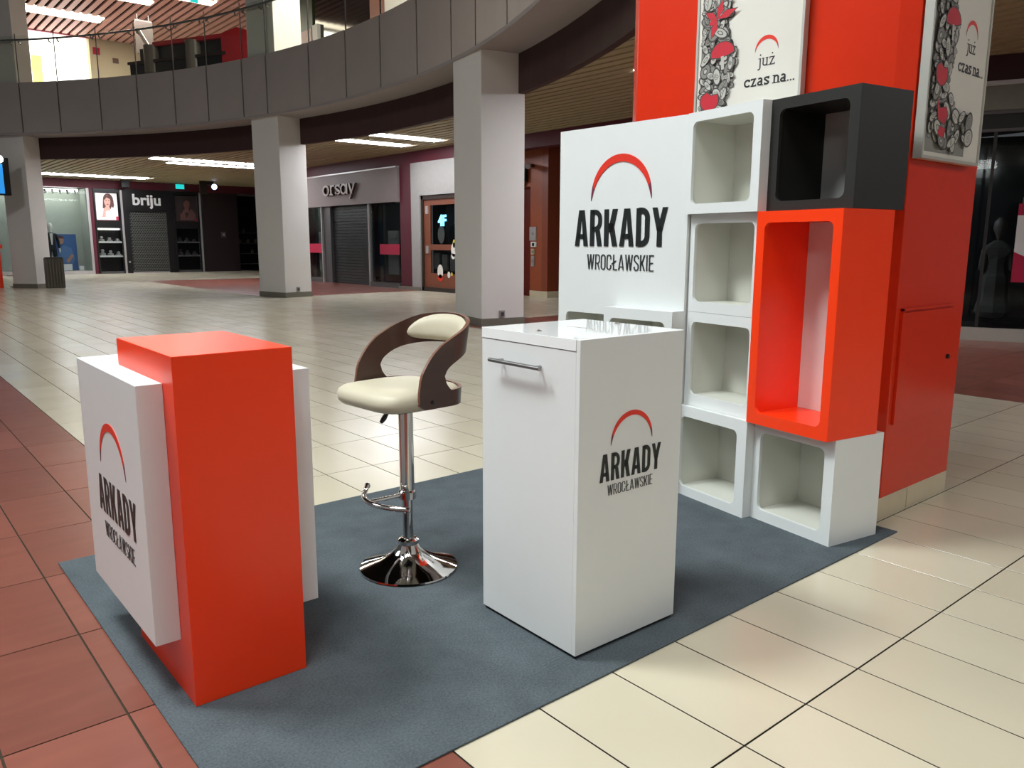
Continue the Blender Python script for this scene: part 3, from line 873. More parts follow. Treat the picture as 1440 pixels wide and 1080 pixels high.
bx('sill', ALU, t, 0, -.02, 0, 1.78, .3, .1)

# dark shop right of the jeweller
t = thing('dark_shopfront', 'unlit dark shop front with faint shelves beside the white column', 'shop front', (14.95, Y0, 0))
bx('back', BLACKF, t, 0, .5, 0, 1.3, .6, 3.65)
for z in (1.3, .8, .3): bx('shelf', ALUD, t, .05, .1, z, 1.25, .5, z+.04)
bx('head_rail', ALUD, t, 0, -.05, 3.55, 1.3, .1, 3.65)
for k in range(6): MB().lathe([(.07, 0), (.08, .12), (.03, .2)], (.15+k*.2, .3), 10).build('pot', mat('dim_goods', (96, 84, 70), .4), t).location.z = (1.34, 1.84, 1.34, .84, 1.34, 1.84)[k]
bx('shelf', ALUD, t, .05, .1, 1.8, 1.25, .5, 1.84)
bx('glass_pane', SHOPGLASS, t, 0, -.03, .1, 1.3, -.02, 3.55)
# fire box plate
t = thing('wall_switch', 'small grey switch plate on the dark maroon wall', 'switch', (14.1, Y0+.02, 1.6))
bx('plate', ALUD, t, 0, -.03, 0, .22, 0, .26); bx('button', ALU, t, .07, -.04, .08, .15, -.03, .18)

# hanging signs and spots under the slats
t = thing('exit_sign', 'small turquoise emergency exit sign hanging under the slats', 'sign', (12.0, 38.0, 3.74))
bx('lamp_box', mat('turquoise_sign', (40, 190, 190), .5, emit=(30, 200, 196), estr=1.0), t, 0, 0, 0, .36, .06, .2)
for q in (.06, .3): MB().tube([(q, .03, .2), (q, .03, .3)], .01, 6).build('hanger', ALUD, t)
t = thing('spot_projector', 'small lit bluish projector hung from the slatted ceiling', 'lamp', (13.0, 36.0, 3.75))
bx('bracket', DKBROWN, t, -.62, .0, -.3, -.3, .1, .25); MB().tube([(0, .25, .05), (0, 0, .02)], [.12, .16], 12).build('housing', BLACKP, t)
MB().tube([(0, 0, .02), (0, -.02, .018)], .12, 12).build('lens', mat('bluish_lens', (200, 220, 255), .5, emit=(190, 215, 255), estr=4.), t)
bx('arm', DKBROWN, t, -.35, .05, .1, 0, .12, .25)
t = thing('ceiling_speaker', 'small black box hung from the slats above the black sign board', 'speaker', (9.85, 37.9, 3.7))
bx('body', BLACKP, t, -.15, 0, 0, .15, .2, .3); MB().tube([(0, .1, .3), (0, .1, .34)], .03, 8).build('stem', BLACKP, t)
t = thing('info_screen', 'bright blue info screen with a round lamp above, at the far left edge', 'screen', (3.62, 27.3, 2.74))
bx('case', BLACKP, t, -.5, .02, -.05, .4, .12, 1.0); bx('display', mat('blue_screen', (50, 150, 220), .4, emit=(40, 140, 220), estr=.9), t, -.48, 0, 0, .24, .02, .82)
MB().lathe([(.02, .84), (.1, .88), (.12, .96), (.08, 1.04), (.02, 1.06)], (.16, -.06), 14).build('round_lamp', mat('white_lamp', (255, 255, 255), .5, emit=(240, 246, 255), estr=3.), t)
MB().tube([(0, .07, 1.0), (0, .07, 1.3)], .02, 8).build('hanger', BLACKP, t)

# bin, red stand, small cone beside far-left column
t = thing('waste_bin', 'dark grey slatted waste bin at the foot of the far left column', 'bin', (4.86, 27.35, 0))
bx('body', mat('dark_bin', (74, 70, 62), .5), t, -.18, -.15, .02, .3, .13, .9)
for k in range(6): bx('rib', mat('bin_rib', (92, 86, 76), .5), t, -.17+k*.08, -.17, .05, -.13+k*.08, -.15, .86)
bx('lid', BLACKP, t, -.16, -.13, .9, .28, .11, .93)
t = thing('red_stand', 'orange red counter stand cut by the left edge of the picture', 'stand', (3.5, 28.5, 0))
bx('body', ORANGE, t, -.5, 0, 0, .24, .5, 1.18); bx('top', ORANGE, t, -.52, -.05, 1.18, .3, .55, 1.3)
t = thing('small_stool', 'tiny grey pedestal table beside the orange stand at far left', 'table', (4.1, 28.9, 0))
MB().lathe([(.14, 0), (.14, .02), (.02, .04), (.02, .34)], (0, 0), 14).build('pedestal', ALUD, t); MB().lathe([(.2, .34), (.2, .37)], (0, 0), 14).build('table_top', ALU, t)

# ---- right-hand dark shop (front turned about 23 degrees)
ang = atan2(-.92, .39)
t = thing('black_shopfront', 'black glazed shop front on a brushed steel plinth at the right edge', 'shop front', (12.71, 4.79, 0), ang)
L0 = -.8
bx('plinth', mat('steel_plinth', (186, 182, 172), .3, .4), t, L0, -.06, 0, 3.4, .02, .19)
bx('glazing', DGLASS, t, L0, 1.0, .19, 3.4, 1.05, 3.0)
bx('pane', SHOPGLASS, t, L0, -.03, .19, 3.4, -.02, 3.0)
for u in (.17, 1.2, 2.3): bx('mullion', mat('black_mullion', (34, 34, 34), .4), t, u, -.05, .19, u+.04, 0, 3.0)
bx('transom', ALUD, t, L0, -.06, 2.96, 3.4, 0, 3.0); bx('transom', ALUD, t, L0, -.06, 3.2, 3.4, 0, 3.25)
bx('head_panel', BLACKF, t, L0, -.02, 3.0, 3.4, 0, 3.2)
bx('sign_panel', mat('grey_metal_head', (110, 108, 96), .3, .5), t, L0, -.08, 3.25, 3.4, 0, 3.58)
bx('sign_cap', ALU, t, L0, -.12, 3.58, 3.4, 0, 3.64)
bx('top_wall', MAROOND, t, L0, -.02, 3.64, 3.4, .1, 4.0)
bx('inner_floor', BLACKF, t, L0, 0, .15, 3.4, 1.0, .19)
t2 = thing('red_sale_poster', 'red and white poster hanging in the dark window at the right edge', 'poster', (12.71, 4.79, 0), ang)
bx('red_lower', PINKV, t2, .56, -.055, .86, 1.2, -.05, 1.29)
mb = MB(); mb.prism([(.56, 1.29), (1.2, .98), (1.2, 1.8), (.56, 1.8)], mpY(-.052), 0, .006); mb.build('white_band', WHITEM, t2)
bx('red_upper', PINKV, t2, .56, -.055, 1.8, 1.2, -.05, 1.96); bx('hanger', ALUD, t2, .6, -.055, 1.96, .75, -.05, 2.05)
t3 = thing('window_dummy', 'faint dressed dummy inside the dark window, left of the red poster', 'mannequin', (12.71+.39*.4+.92*.5, 4.79-.92*.4+.39*.5, .19), ang)
skin_body('dress', [(0, 0, .55), (0, 0, .9), (0, 0, 1.15), (0, 0, 1.3), (.17, 0, 1.1), (.2, -.04, .8), (-.17, 0, 1.1), (-.2, -.04, .8), (0, 0, .05)], [(0, 1), (1, 2), (2, 3), (2, 4), (4, 5), (2, 6), (6, 7), (0, 8)],
          [(.2, .16), (.13, .1), (.16, .1), .05, .06, .04, .06, .04, (.3, .25)], mat('dim_dress', (52, 56, 52), .8), t3)
MB().lathe([(.03, 1.28), (.05, 1.34), (.09, 1.44), (.08, 1.54), (.02, 1.6)], (0, 0), 14).build('head', mat('dim_head', (70, 72, 70), .5), t3, smooth=True)

# ================================================================== UPPER FLOOR
UC = 9.78
up_c = MB(); up_c.box(-4, -2, UC+.16, 18, 39, UC+.2)
upc = up_c.build('ceiling_2', PLENUM, None, kind='structure')
mb = MB(); x = 2.0
while x < 17.5:
    dx = x-RC[0]; y0 = 8
    if abs(dx) < 18.3: y0 = RC[1]+math.sqrt(18.3**2-dx*dx) if x < 8.9 else 8
    mb.box(x, y0, UC, x+.19, 38.5, UC+.06); x += .3
mb.build('ceiling_slats', PINKSLAT, upc, kind='stuff', fix=False)
UPT = mat('upper_tube', (255, 255, 255), .5, emit=(255, 240, 214), estr=12.)
for k, (lx, ly, L, W, lab) in enumerate(((5.6, 35.2, 3.2, .9, 'bright light run in the rose slats nearest the white screen'), (6.2, 31.6, 3.4, .6, 'light run in the rose slats of the upper floor, second from the screen'),
                                        (8.9, 30.2, 2.4, .6, 'light run in the rose slats above the hanging banner'), (11.0, 22.5, 1.6, .5, 'light run of the upper floor right of the middle column'), (11.4, 20.4, 1.6, .5, 'second light run of the upper floor right of the middle column'))):
    t = thing('upper_ceiling_light', lab, 'ceiling light', (lx, ly, UC+.0), 0, 'light runs of the upper floor ceiling')
    bx('housing', ALUD, t, 0, -W/2, .05, L, W/2, .09); bx('tube', UPT, t, .02, -W/2+.03, -.02, L-.02, W/2-.03, .045)
t = thing('light_wall', 'large glowing white advertising screen with a yellow corner on the upper floor', 'screen', (6.72, Y0, 5.0))
bx('lit_panel', mat('white_lightbox', (255, 255, 250), .5, emit=(255, 255, 248), estr=3.2), t, .05, -.02, .3, 2.2, .1, 4.72)
bx('yellow_patch', mat('yellow_lightbox', (255, 236, 150), .5, emit=(255, 226, 120), estr=1.6), t, .1, -.03, 2.5, .48, -.02, 3.8)
bx('red_frame', mat('red_lightbox', (240, 60, 40), .5, emit=(250, 70, 40), estr=1.0), t, -.02, -.05, .2, .06, .1, 3.9); bx('red_frame', mat('red_lightbox', (240, 60, 40)), t, .06, -.05, 2.5, .6, -.03, 2.62)
bx('head_trim', mat('rose_trim', (180, 104, 120), .5), t, -.05, -.1, 4.74, 2.3, .1, 4.95)
t = thing('hanging_banner', 'greyish rose board hanging from the upper ceiling', 'banner', (9.35, 33.0, 8.3))
bx('board', mat('rose_grey_board', (62, 50, 47), .5), t, 0, 0, 0, .62, .06, 1.15); bx('rod', ALUD, t, .02, .0, 1.15, .6, .06, 1.2)
MB().tube([(.1, .03, 1.2), (.1, .03, 1.48)], .012, 6).build('hanger', ALUD, t); MB().tube([(.5, .03, 1.2), (.5, .03, 1.48)], .012, 6).build('hanger', ALUD, t)
for k, (px, pz, w_, h_, lab) in enumerate(((9.15, 9.15, .26, .28, 'small dark red sign on the beige upper wall beside the white screen'), (9.55, 9.95, .24, .3, 'small brown sign hung high on the beige upper wall'), (9.9, 8.9, .22, .2, 'small brown plate low on the beige upper wall'))):
    t = thing('wall_sign', lab, 'sign', (px, Y0, pz))
    bx('plate', PINKV if k == 0 else mat('brown_plate', (104, 72, 66), .5), t, 0, -.05, 0, w_, 0, h_); bx('frame', ALU, t, -.02, -.03, -.02, w_+.02, 0, 0)
t = thing('escalator_rail', 'slanting grey escalator handrail beside the dark kiosk', 'railing', (8.6, 30.0, 5.0))
MB().tube([(0, 0, 3.4), (.25, -.8, 2.4), (.5, -1.6, 1.2), (.55, -1.7, 0)], .07, 8).build('handrail', ALU, t)
MB().tube([(.1, .2, 2.5), (.5, -1.4, .9), (.55, -1.5, 0)], .05, 8).build('balustrade', BLACKP, t)
# kiosk near the balustrade
k0 = Vector((7.75, 28.2, 0)); k1 = Vector((9.95, 23.9, 0)); kd = (k1-k0); kl = kd.length
t = thing('dark_kiosk', 'black sales kiosk with a red canopy and a red block behind the glass balustrade', 'kiosk', (k0.x, k0.y, 5.0), atan2(kd.y, kd.x))
bx('counter', BLACKF, t, .0, 0, 0, 3.9, 1.2, 1.9); bx('desk_edge', DKBROWN, t, -.05, -.05, 1.9, 3.9, 1.2, 1.98)
bx('upper_box', mat('dark_olive_panel', (52, 48, 42), .4), t, .3, .15, 1.98, 3.9, 1.1, 2.38)
for q in (.85, 2.55): MB().lathe([(.24, 1.6), (.24, 2.42)], (q, .1), 20).build('post', mat('grey_post', (112, 106, 96), .4), t, smooth=True)
REDB = mat('red_block', (186, 42, 48), .4)
bx('canopy', REDB, t, 1.0, .0, 2.38, 3.9, 1.2, 2.5)
mb = MB(); mb.prism([(3.75, 1.3), (4.9, 1.3), (4.9, 2.45), (4.35, 2.62), (3.75, 2.5)], mpY(-.02), -1.1, 0); mb.build('red_end_block', REDB, t)
t = thing('upper_exit_sign', 'tiny turquoise exit sign on the upper floor above the dark kiosk', 'sign', (9.7, 28.0, 9.1))
bx('lamp_box', mat('turquoise_sign', (40, 190, 190)), t, 0, 0, 0, .26, .06, .3); MB().tube([(.13, .03, .3), (.13, .03, .68)], .01, 6).build('hanger', ALUD, t)
# right of the middle column
t = thing('upper_shopfront', 'dark upper floor shop front with an orange post beside a white one', 'shop front', (12.9, 17.0, 5.0))
bx('glazing', DGLASS, t, .0, 0, 0, .15, 8.6, 4.7); bx('orange_post', OBROWN, t, -.1, 8.7, 0, .15, 10.2, 3.35); bx('white_post', WHITEM, t, -.12, 8.25, 0, .1, 8.6, 3.4)
bx('green_panel', mat('dark_green_panel', (44, 62, 34), .5), t, -.05, 8.7, 3.35, .15, 10.2, 4.7)
bx('rose_panel', mat('rose_panel', (138, 96, 86), .5), t, -.1, 2.6, 0, .05, 4.9, 4.7)
bx('white_panel', WHITEM, t, -.14, .6, 0, -.1, 4.0, 4.7)

# ================================================================== BOOTH
# carpet
carpet = MB().box(.594, 1.6505, .0005, 3.8587, 3.8315, .0075).build('carpet', CARPET, None, bevel=.002)
tag(carpet, 'grey blue needle felt carpet laid under the whole booth', 'carpet')
ZC = .008

# orange column of the building behind the booth
oc = thing('orange_column', 'broad glossy orange column behind the shelf wall, with cut corners', 'column', (3.92, 1.79, 0))
poly = [(.03, 0), (.83, 0), (.86, .03), (.86, 1.72), (.78, 1.80), (.08, 1.80), (0, 1.70), (0, .09)]
mb = MB(); mb.prism([(x, y) for x, y in poly], lambda u, v, d: (u, v, d), .12, 4.6); mb.build('cladding', ORANGEP, oc, bevel=.003)
inner = [(.04+x*.92, .04+y*.955) for x, y in poly]
mb = MB(); mb.prism([(x+.015*(1 if x < .4 else -1), y+.02*(1 if y < .9 else -1)) for x, y in poly], lambda u, v, d: (u, v, d), 0, .12); mb.build('core', GROUT, oc)
for (a, b) in ((.02, .345), (.35, .845)):
    bx('skirting_tile', SKIRT, oc, a, .004, 0, b-.003, .02, .12, bevel=.002)
for k in range(4):
    bx('skirting_tile', SKIRT, oc, .004, .1+k*.4, 0, .02, .1+k*.4+.397, .12, bevel=.002)
ht = thing('access_hatch', 'orange access hatch set in the side of the orange column', 'hatch', (3.92, 1.79, 0))
bx('hatch_door', ORANGEP, ht, .1, -.008, .5, .69, -.001, 1.065, bevel=.002)
for a in ((.075, .5, .088, 1.085), (.075, 1.075, .7, 1.088)):
    bx('hatch_frame', ORANGEP, ht, a[0], -.014, a[1], a[2], -.001, a[3])
MB().lathe([(.012, 0), (.012, .012)], (0, 0), 12).build('lock', BLACKP, ht).matrix_local = Matrix.Translation((.655, -.008, .8)) @ Matrix.Rotation(pi/2, 4, 'X')

# poster banners on the column
FRAME = mat('poster_frame', (186, 184, 176), .4, .3); PPAPER = mat('poster_sheet', (222, 218, 208), .35, var=.01)
D1 = mat('doodle_ink', (66, 63, 60), .6); D2 = mat('doodle_grey', (132, 130, 124), .6); D3 = mat('doodle_light', (184, 182, 174), .6); D4 = mat('doodle_red', (192, 32, 48), .6)
EDGE = [(0, .5), (.04, .5), (.18, .5), (.21, .36), (.3, .24), (.38, .19), (.42, .24), (.53, .28), (.62, .26), (.75, .22), (.9, .24), (1.2, .2), (1.6, .2)]
def edge(v):
    for (a, p), (b, q) in zip(EDGE[:-1], EDGE[1:]):
        if a <= v <= b: return p+(q-p)*(v-a)/(b-a)
    return .2
PH = 1.6; PW = .64
def doodle(rng):
    mb = MB(); d = [.0006]
    def poly(pts, m):
        d[0] += .00001
        mb.face([(u, -d[0], v) for u, v in pts], m)
    def line(pts, s, m):
        d[0] += .00001
        for q in strip(pts, s): mb.face([(u, -d[0], v) for u, v in q], m)
    # ground wash
    N = 80
    for i in range(N):
        v0, v1 = .02+(PH-.04)*i/N, .02+(PH-.04)*(i+1)/N
        mb.face([(.02, -.0005, v0), (max(.03, edge(v0)-.03), -.0005, v0), (max(.03, edge(v1)-.03), -.0005, v1), (.02, -.0005, v1)], 1)
    for i in range(430):
        v = rng.uniform(.03, PH-.03); u = rng.uniform(.03, max(.05, edge(v)-.02))
        a = rng.uniform(0, pi); r1 = rng.uniform(.018, .05); r2 = r1*rng.uniform(.35, .8)
        kind = rng.random()
        if u-r1 < .02: u = .02+r1
        def E(s, n=14): return [(u+(r1*s*cos(2*pi*k/n)*cos(a)-r2*s*sin(2*pi*k/n)*sin(a)), v+(r1*s*cos(2*pi*k/n)*sin(a)+r2*s*sin(2*pi*k/n)*cos(a))) for k in range(n)]
        if not (.02 < v-r1 and v+r1 < PH-.02): continue
        poly(E(1.14), 0); poly(E(.93), rng.choice((1, 2, 2)))
        if kind < .45:
            line([(u+r2*.8*(1-k/16)*cos(k*.8+a), v+r2*.8*(1-k/16)*sin(k*.8+a)) for k in range(16)], .003, 0)
        elif kind < .8:
            c, s = cos(a), sin(a)
            line([(u-r1*.8*c, v-r1*.8*s), (u+r1*.85*c, v+r1*.85*s)], .003, 0)
            for q in (-.4, 0, .4): line([(u+q*r1*c, v+q*r1*s), (u+(q+.25)*r1*c-r2*.6*s, v+(q+.25)*r1*s+r2*.6*c)], .002, 0)
        else:
            poly(E(.45, 10), 0); poly(E(.3, 10), 2)
    def red(pts):
        c = (sum(p[0] for p in pts)/len(pts), sum(p[1] for p in pts)/len(pts))
        poly([(c[0]+(p[0]-c[0])*1.12, c[1]+(p[1]-c[1])*1.12) for p in pts], 0); poly(pts, 3)
    # bird-like red leaves, a mushroom cap, an apple, further small red pieces
    for a, r in ((70, .1), (15, .13), (150, .09), (250, .1), (200, .06)):
        c, s = cos(radians(a)), sin(radians(a)); u0, v0 = .13, .80
        red([(u0, v0), (u0+r*.5*c-.02*s, v0+r*.5*s+.02*c), (u0+r*c, v0+r*s), (u0+r*.5*c+.02*s, v0+r*.5*s-.02*c)])
    red([(.10, .60)]+[(.175+.075*cos(radians(a)), .615+.06*sin(radians(a))) for a in range(180, -10, -20)]+[(.22, .605), (.16, .595)])
    poly([(.165, .60), (.185, .60), (.19, .53), (.17, .53)], 2)
    red([(.1+.06*cos(radians(a)), .375+.055*sin(radians(a))) for a in range(150, 400, 20)]+[(.11, .40), (.08, .42)])
    red([(.1, .17), (.17, .15), (.2, .19), (.18, .23), (.11, .22), (.08, .26)])
    red([(.11, .10), (.17, .09), (.19, .13), (.12, .14)])
    red([(.14, 1.05), (.2, 1.02), (.24, 1.1), (.17, 1.16)]); red([(.07, 1.3), (.15, 1.27), (.17, 1.36), (.09, 1.4)])
    return mb
doodle_mesh = doodle(random.Random(3)).mesh('doodle_print', [D1, D2, D3, D4], fix=False)
def banner(label, loc, rz):
    t = thing('poster_banner', label, 'poster', loc, rz, 'poster banners on the orange column')
    bx('sheet', PPAPER, t, 0, 0, 0, PW, .03, PH)
    for a in ((-.014, -.014, 0, PH+.014), (PW, -.014, PW+.014, PH+.014), (0, -.014, PW, 0), (0, PH, PW, PH+.014)):
        bx('frame', FRAME, t, a[0], -.008, a[1], a[2], .034, a[3])
    o = bpy.data.objects.new('doodle_print', doodle_mesh); COL.objects.link(o); o.parent = t
    put_arch(t, mpY(0), .44, .07, .585, .665, .645, .0006, .0012)
    serif_word(t, 'już', .39, .512, .042, .0066, mat('serif_ink', (48, 48, 48), .5))
    serif_word(t, 'czas na...', .312, .415, .042, .0088, mat('serif_ink_bold', (34, 34, 34), .5))
    return t
banner('white doodle poster with red leaves facing the booth, above the shelf wall', (3.87, 2.988, 1.815), -pi/2)
banner('dimmer doodle poster seen at a slant on the right side of the orange column', (3.958, 1.742, 1.815), 0)

# shelf wall -------------------------------------------------------
def shelf_cube(w, h, d, op, r, mats, back, parent, zoff=0):
    """front faces -X at x=0; y 0..w to the left; op=(y0,z0,y1,z1)"""
    y0, z0, y1, z1 = op
    def rr(e, n=6, rad=r):
        out = []
        for cy, cz, a0 in ((y1-rad, z1-rad, 0), (y0+rad, z1-rad, 90), (y0+rad, z0+rad, 180), (y1-rad, z0+rad, 270)):
            for k in range(n+1):
                a = radians(a0+90*k/n); out.append((cy+(rad)*cos(a), cz+(rad)*sin(a)))
        return out
    inn = rr(0); n = len(inn)//4
    outer = [(w, h), (0, h), (0, 0), (w, 0)]
    mb = MB(); t = .018; e = .006
    for k in range(4):
        seg = inn[k*n:(k+1)*n]
        O = outer[k]
        for a, b in zip(seg[:-1], seg[1:]):
            mb.face([(0, O[0], O[1]), (0, a[0], a[1]), (0, b[0], b[1])])
        nx = inn[((k+1) % 4)*n]; O2 = outer[(k+1) % 4]
        mb.face([(0, O[0], O[1]), (0, seg[-1][0], seg[-1][1]), (0, nx[0], nx[1]), (0, O2[0], O2[1])])
    N = len(inn)
    for i in range(N):
        a, b = inn[i], inn[(i+1) % N]
        mb.face([(0, a[0], a[1]), (0, b[0], b[1]), (t, b[0], b[1]), (t, a[0], a[1])])
    bo = [(y1+e, z1+e), (y0-e, z1+e), (y0-e, z0-e), (y1+e, z0-e)]
    for k in range(4):
        seg = inn[k*n:(k+1)*n]; O = bo[k]
        for a, b in zip(seg[:-1], seg[1:]):
            mb.face([(t, O[0], O[1]), (t, a[0], a[1]), (t, b[0], b[1])], 1)
        nx = inn[((k+1) % 4)*n]; O2 = bo[(k+1) % 4]
        mb.face([(t, O[0], O[1]), (t, seg[-1][0], seg[-1][1]), (t, nx[0], nx[1]), (t, O2[0], O2[1])], 1)
        mb.face([(t, O[0], O[1]), (t, O2[0], O2[1]), (d-.02, O2[0], O2[1]), (d-.02, O[0], O[1])], 1)
    for k in range(4):
        a, b = outer[k], outer[(k+1) % 4]
        mb.face([(0, a[0], a[1]), (0, b[0], b[1]), (d, b[0], b[1]), (d, a[0], a[1])])
    mb.face([(d, p[0], p[1]) for p in outer])
    mb.build('carcass', mats, parent, weld=True)
    bx('back_panel', back, parent, d-.03, y0-e+.001, z0-e+.001, d-.021, y1+e-.001, z1+e-.001)

WY = -0.171009
PIV = Vector((3.38, 1.82, 0))
def wall_loc(x, y, z):
    a, b = x-PIV.x, y-PIV.y
    return (PIV.x+cos(WY)*a-sin(WY)*b, PIV.y+sin(WY)*a+cos(WY)*b, z)
E0, E1, E2 = 1.7611, 2.2472, 2.755
K1, K2, K3, K4 = .5190, 1.0365, 1.5542, 2.0709
GR = 'open display cubes of the booth wall'
def cube(label, x, y0, y1, z0, z1, d, op, mats, back, r=.032):
    t = thing('display_cube', label, 'shelf unit', wall_loc(x, y0+.0007, z0), WY, GR)
    w_ = y1-y0-.0014; h_ = z1-z0-.0012
    shelf_cube(w_, h_, d, (op[0]-y0, op[1]-z0, op[2]-y0, op[3]-z0), r, mats, back, t)
    return t
WI = mat('white_cube_inside', (214, 214, 204), .45, 0, .4, .01)
W2 = [WHITE, WI]
cube('white open cube at the near right bottom corner, carrying the tall orange unit', 3.4053, E0, E1, ZC, K1, .343, (1.818, .063, 2.206, .466), W2, WI)
cube('tall orange open unit two cubes high with a pale back', 3.3400, E0, E1, K1, K3, .349, (1.808, .577, 2.197, 1.50), [ORANGE, ORANGE], mat('pale_rose_back', (224, 214, 212), .5))
cube('charcoal grey open cube on top of the tall orange unit', 3.3967, E0, E1, K3, K4, .354, (1.812, 1.600, 2.195, 2.020), [DARK, DARKIN], GREYBACK)  # pale back panel, its shade put into a grey tone
cube('white open cube at the bottom of the second column, resting on the carpet', 3.3493, E1, E2, ZC, K1, .33, (2.312, .06, 2.732, .458), W2, WI)
cube('white recessed open cube, second from the floor beside the tall orange unit', 3.385, E1, E2, K1, K2, .295, (2.297, .582, 2.718, .982), W2, WI)
cube('white recessed open cube, third from the floor beside the tall orange unit', 3.385, E1, E2, K2, K3, .295, (2.302, 1.092, 2.722, 1.505), W2, WI)
cube('white protruding open cube at the top, left of the charcoal cube', 3.3376, E1, E2, K3, K4, .34, (2.300, 1.606, 2.716, 2.022), W2, WI)

PYAW = .039422
def pan_loc(x, y, z):
    a, b = x-3.38, y-1.82
    return (3.38+cos(PYAW)*a-sin(PYAW)*b, 1.82+sin(PYAW)*a+cos(PYAW)*b, z)
# big white logo panel (local y to the left, front at x=0)
LP = pan_loc(3.5574, 2.742, 0)
t = thing('logo_panel', 'big white logo panel with raised ARKADY lettering and a red arch', 'panel', LP, PYAW)
bx('board', WHITE, t, 0, 0, 1.0365, .18, .961, 2.071)
off = 2.742
mp = lambda u, v, d: (-d, -u-off, v)
emblem(t, mp, -3.565, -2.871, 1.383, 1.597, -3.461, -2.958, 1.245, 1.335, (-3.2125, .226, 1.648, 1.905, 1.862), .0, .005)
t = thing('low_shelf_unit', 'low white open unit flush below the left half of the logo panel', 'shelf unit', pan_loc(3.5574, 3.232, ZC), PYAW, 'low open units below the logo panel')
shelf_cube(.4705, K2-ZC-.0002, .33, (.029, .56, .406, .971), .03, [WHITE, WI], WI, t)
t = thing('low_shelf_unit', 'low white open unit standing forward below the right half of the logo panel', 'shelf unit', pan_loc(3.455, 2.742, ZC), PYAW, 'low open units below the logo panel')
shelf_cube(.489, K2-ZC-.0002, .43, (.05, .56, .445, .968), .03, [WHITE, WI], WI, t)

# orange counter with white wings ------------------------------------
t = thing('orange_counter', 'orange counter block with white wings bearing the ARKADY logo, front left', 'counter', (.6848, 2.3149, ZC), -.00115)
pl, pw, ph = .3605, .5812, 1.0844-ZC
bx('orange_block', ORANGE, t, 0, 0, 0, pl, pw, ph, bevel=.0015)
bx('left_wing', WHITE, t, -.0757, .0995, .1895-ZC, -.0003, .8383, .9956-ZC, bevel=.0015)
bx('right_wing', WHITE, t, pl+.0003, .0995, .1895-ZC, pl+.1, .8383, .9956-ZC, bevel=.0015)
bx('rear_panel', WHITE, t, .0, pw+.0005, .1895-ZC, pl, .8383, .9956-ZC)
off2 = 0
# fitted on the outer face of the left wing; measured in the plane a=-.0757
mp = lambda u, v, d: (-.0757-d, -u, v-ZC)
S_ = 1.0
emblem(t, mp, -.665, -.20, .485, .615, -.615, -.255, .398, .452, (-.445, .158, .665, .822, .795))

# white podium ----------------------------------------------------------
t = thing('white_podium', 'tall white podium with a glossy lid, steel handle and ARKADY logo', 'podium', (1.7675, 1.7785, ZC), -.0151)
wx, wy, wh = .5112, .5169, 1.1-ZC
bx('plinth', BLACKP, t, .008, .008, 0, wx-.008, wy-.008, .012)
bx('body', WHITE, t, 0, .0185, .012, wx, wy, 1.0605-ZC, bevel=.001)
bx('side_panel', WHITE, t, 0, 0, .012, wx, .018, wh, bevel=.001)
bx('lid', WHITEG, t, -.002, .0182, 1.063-ZC, wx, wy, wh, bevel=.0008)
h_ = MB().tube([(-.035, .155, .993-ZC), (-.035, .43, .993-ZC)], .0075, 10).build('handle', STEEL, t, smooth=True)
for y in (.19, .395): MB().tube([(-.035, y, .993-ZC), (0, y, .993-ZC)], .005, 8).build('handle_post', STEEL, h_)
for (x, y) in ((.062, .273), (.47, .29)):
    MB().lathe([(.011, wh), (.011, wh+.004), (.005, wh+.006)], (x, y), 14).build('lid_button', CHROME, t, smooth=True)
bx('slot', GREYBACK, t, .262, .205, wh-.001, .272, .345, wh+.0006)
mp = lambda u, v, d: (u-1.7675, -d-.0006, v-ZC)
emblem(t, mp, 1.866, 2.17, .6125, .708, 1.905, 2.131, .5605, .598, (2.019, .103, .735, .8435, .8265))

# bar stool ---------------------------------------------------------------
SC = (1.7625, 2.8085)
t = thing('bar_stool', 'swivel bar stool with cream seat, bent walnut arms and chrome foot', 'stool', (SC[0], SC[1], ZC), 0)
prof = [(.0, 0), (.205, 0), (.212, .004), (.21, .010), (.17, .025), (.12, .043), (.08, .066), (.052, .09), (.04, .112), (.036, .118)]
MB().lathe(prof[1:], (0, 0), 64).build('foot_plate', CHROME, t, smooth=True)
cl = MB().lathe([(.038, .108), (.046, .112), (.046, .128), (.034, .136), (.026, .138)], (0, 0), 32).build('foot_collar', CHROME, t, smooth=True)
MB().lathe([(.0225, .13), (.0225, .34)], (0, 0), 28).build('inner_post', CHROME, t, smooth=True)
MB().lathe([(.031, .335), (.031, .712)], (0, 0), 28).build('gas_column', CHROME, t, smooth=True)
MB().lathe([(.03, .312), (.038, .314), (.038, .345), (.033, .35), (.031, .352)], (0, 0), 28).build('rest_collar', CHROME, t, smooth=True)
fr = []
for k in range(21):
    a = -1+2*k/20
    yy = .025+.185*a; xx = -.172+.085*a*a+.012*a
    zz = .322+(.01*(abs(a)-.8)/.2 if a > .8 else 0)
    fr.append((xx, yy, zz))
ft = MB().tube(fr, [.011]*21, 12).build('foot_rest', CHROME, t, smooth=True)
MB().tube([(-.17, .03, .322), (-.03, .006, .33)], .009, 10).build('rest_stem', CHROME, ft, smooth=True)
for e in (fr[0], fr[-1]): MB().lathe([(.003, -.013), (.011, -.009), (.0135, 0), (.011, .009), (.003, .013)], (0, 0), 12).build('end_cap', CHROME, ft, smooth=True).location = e
MB().tube([(-.02, .03, .705), (-.055, .052, .690), (-.06, .075, .660), (-.062, .095, .640)], [.006, .008, .012, .009], 10).build('lift_lever', BLACKP, t, smooth=True)
SW = Matrix.Rotation(radians(4.5), 4, 'Z')
bx('seat_bracket', BLACKP, t, -.09, -.09, .706, .09, .09, .735)
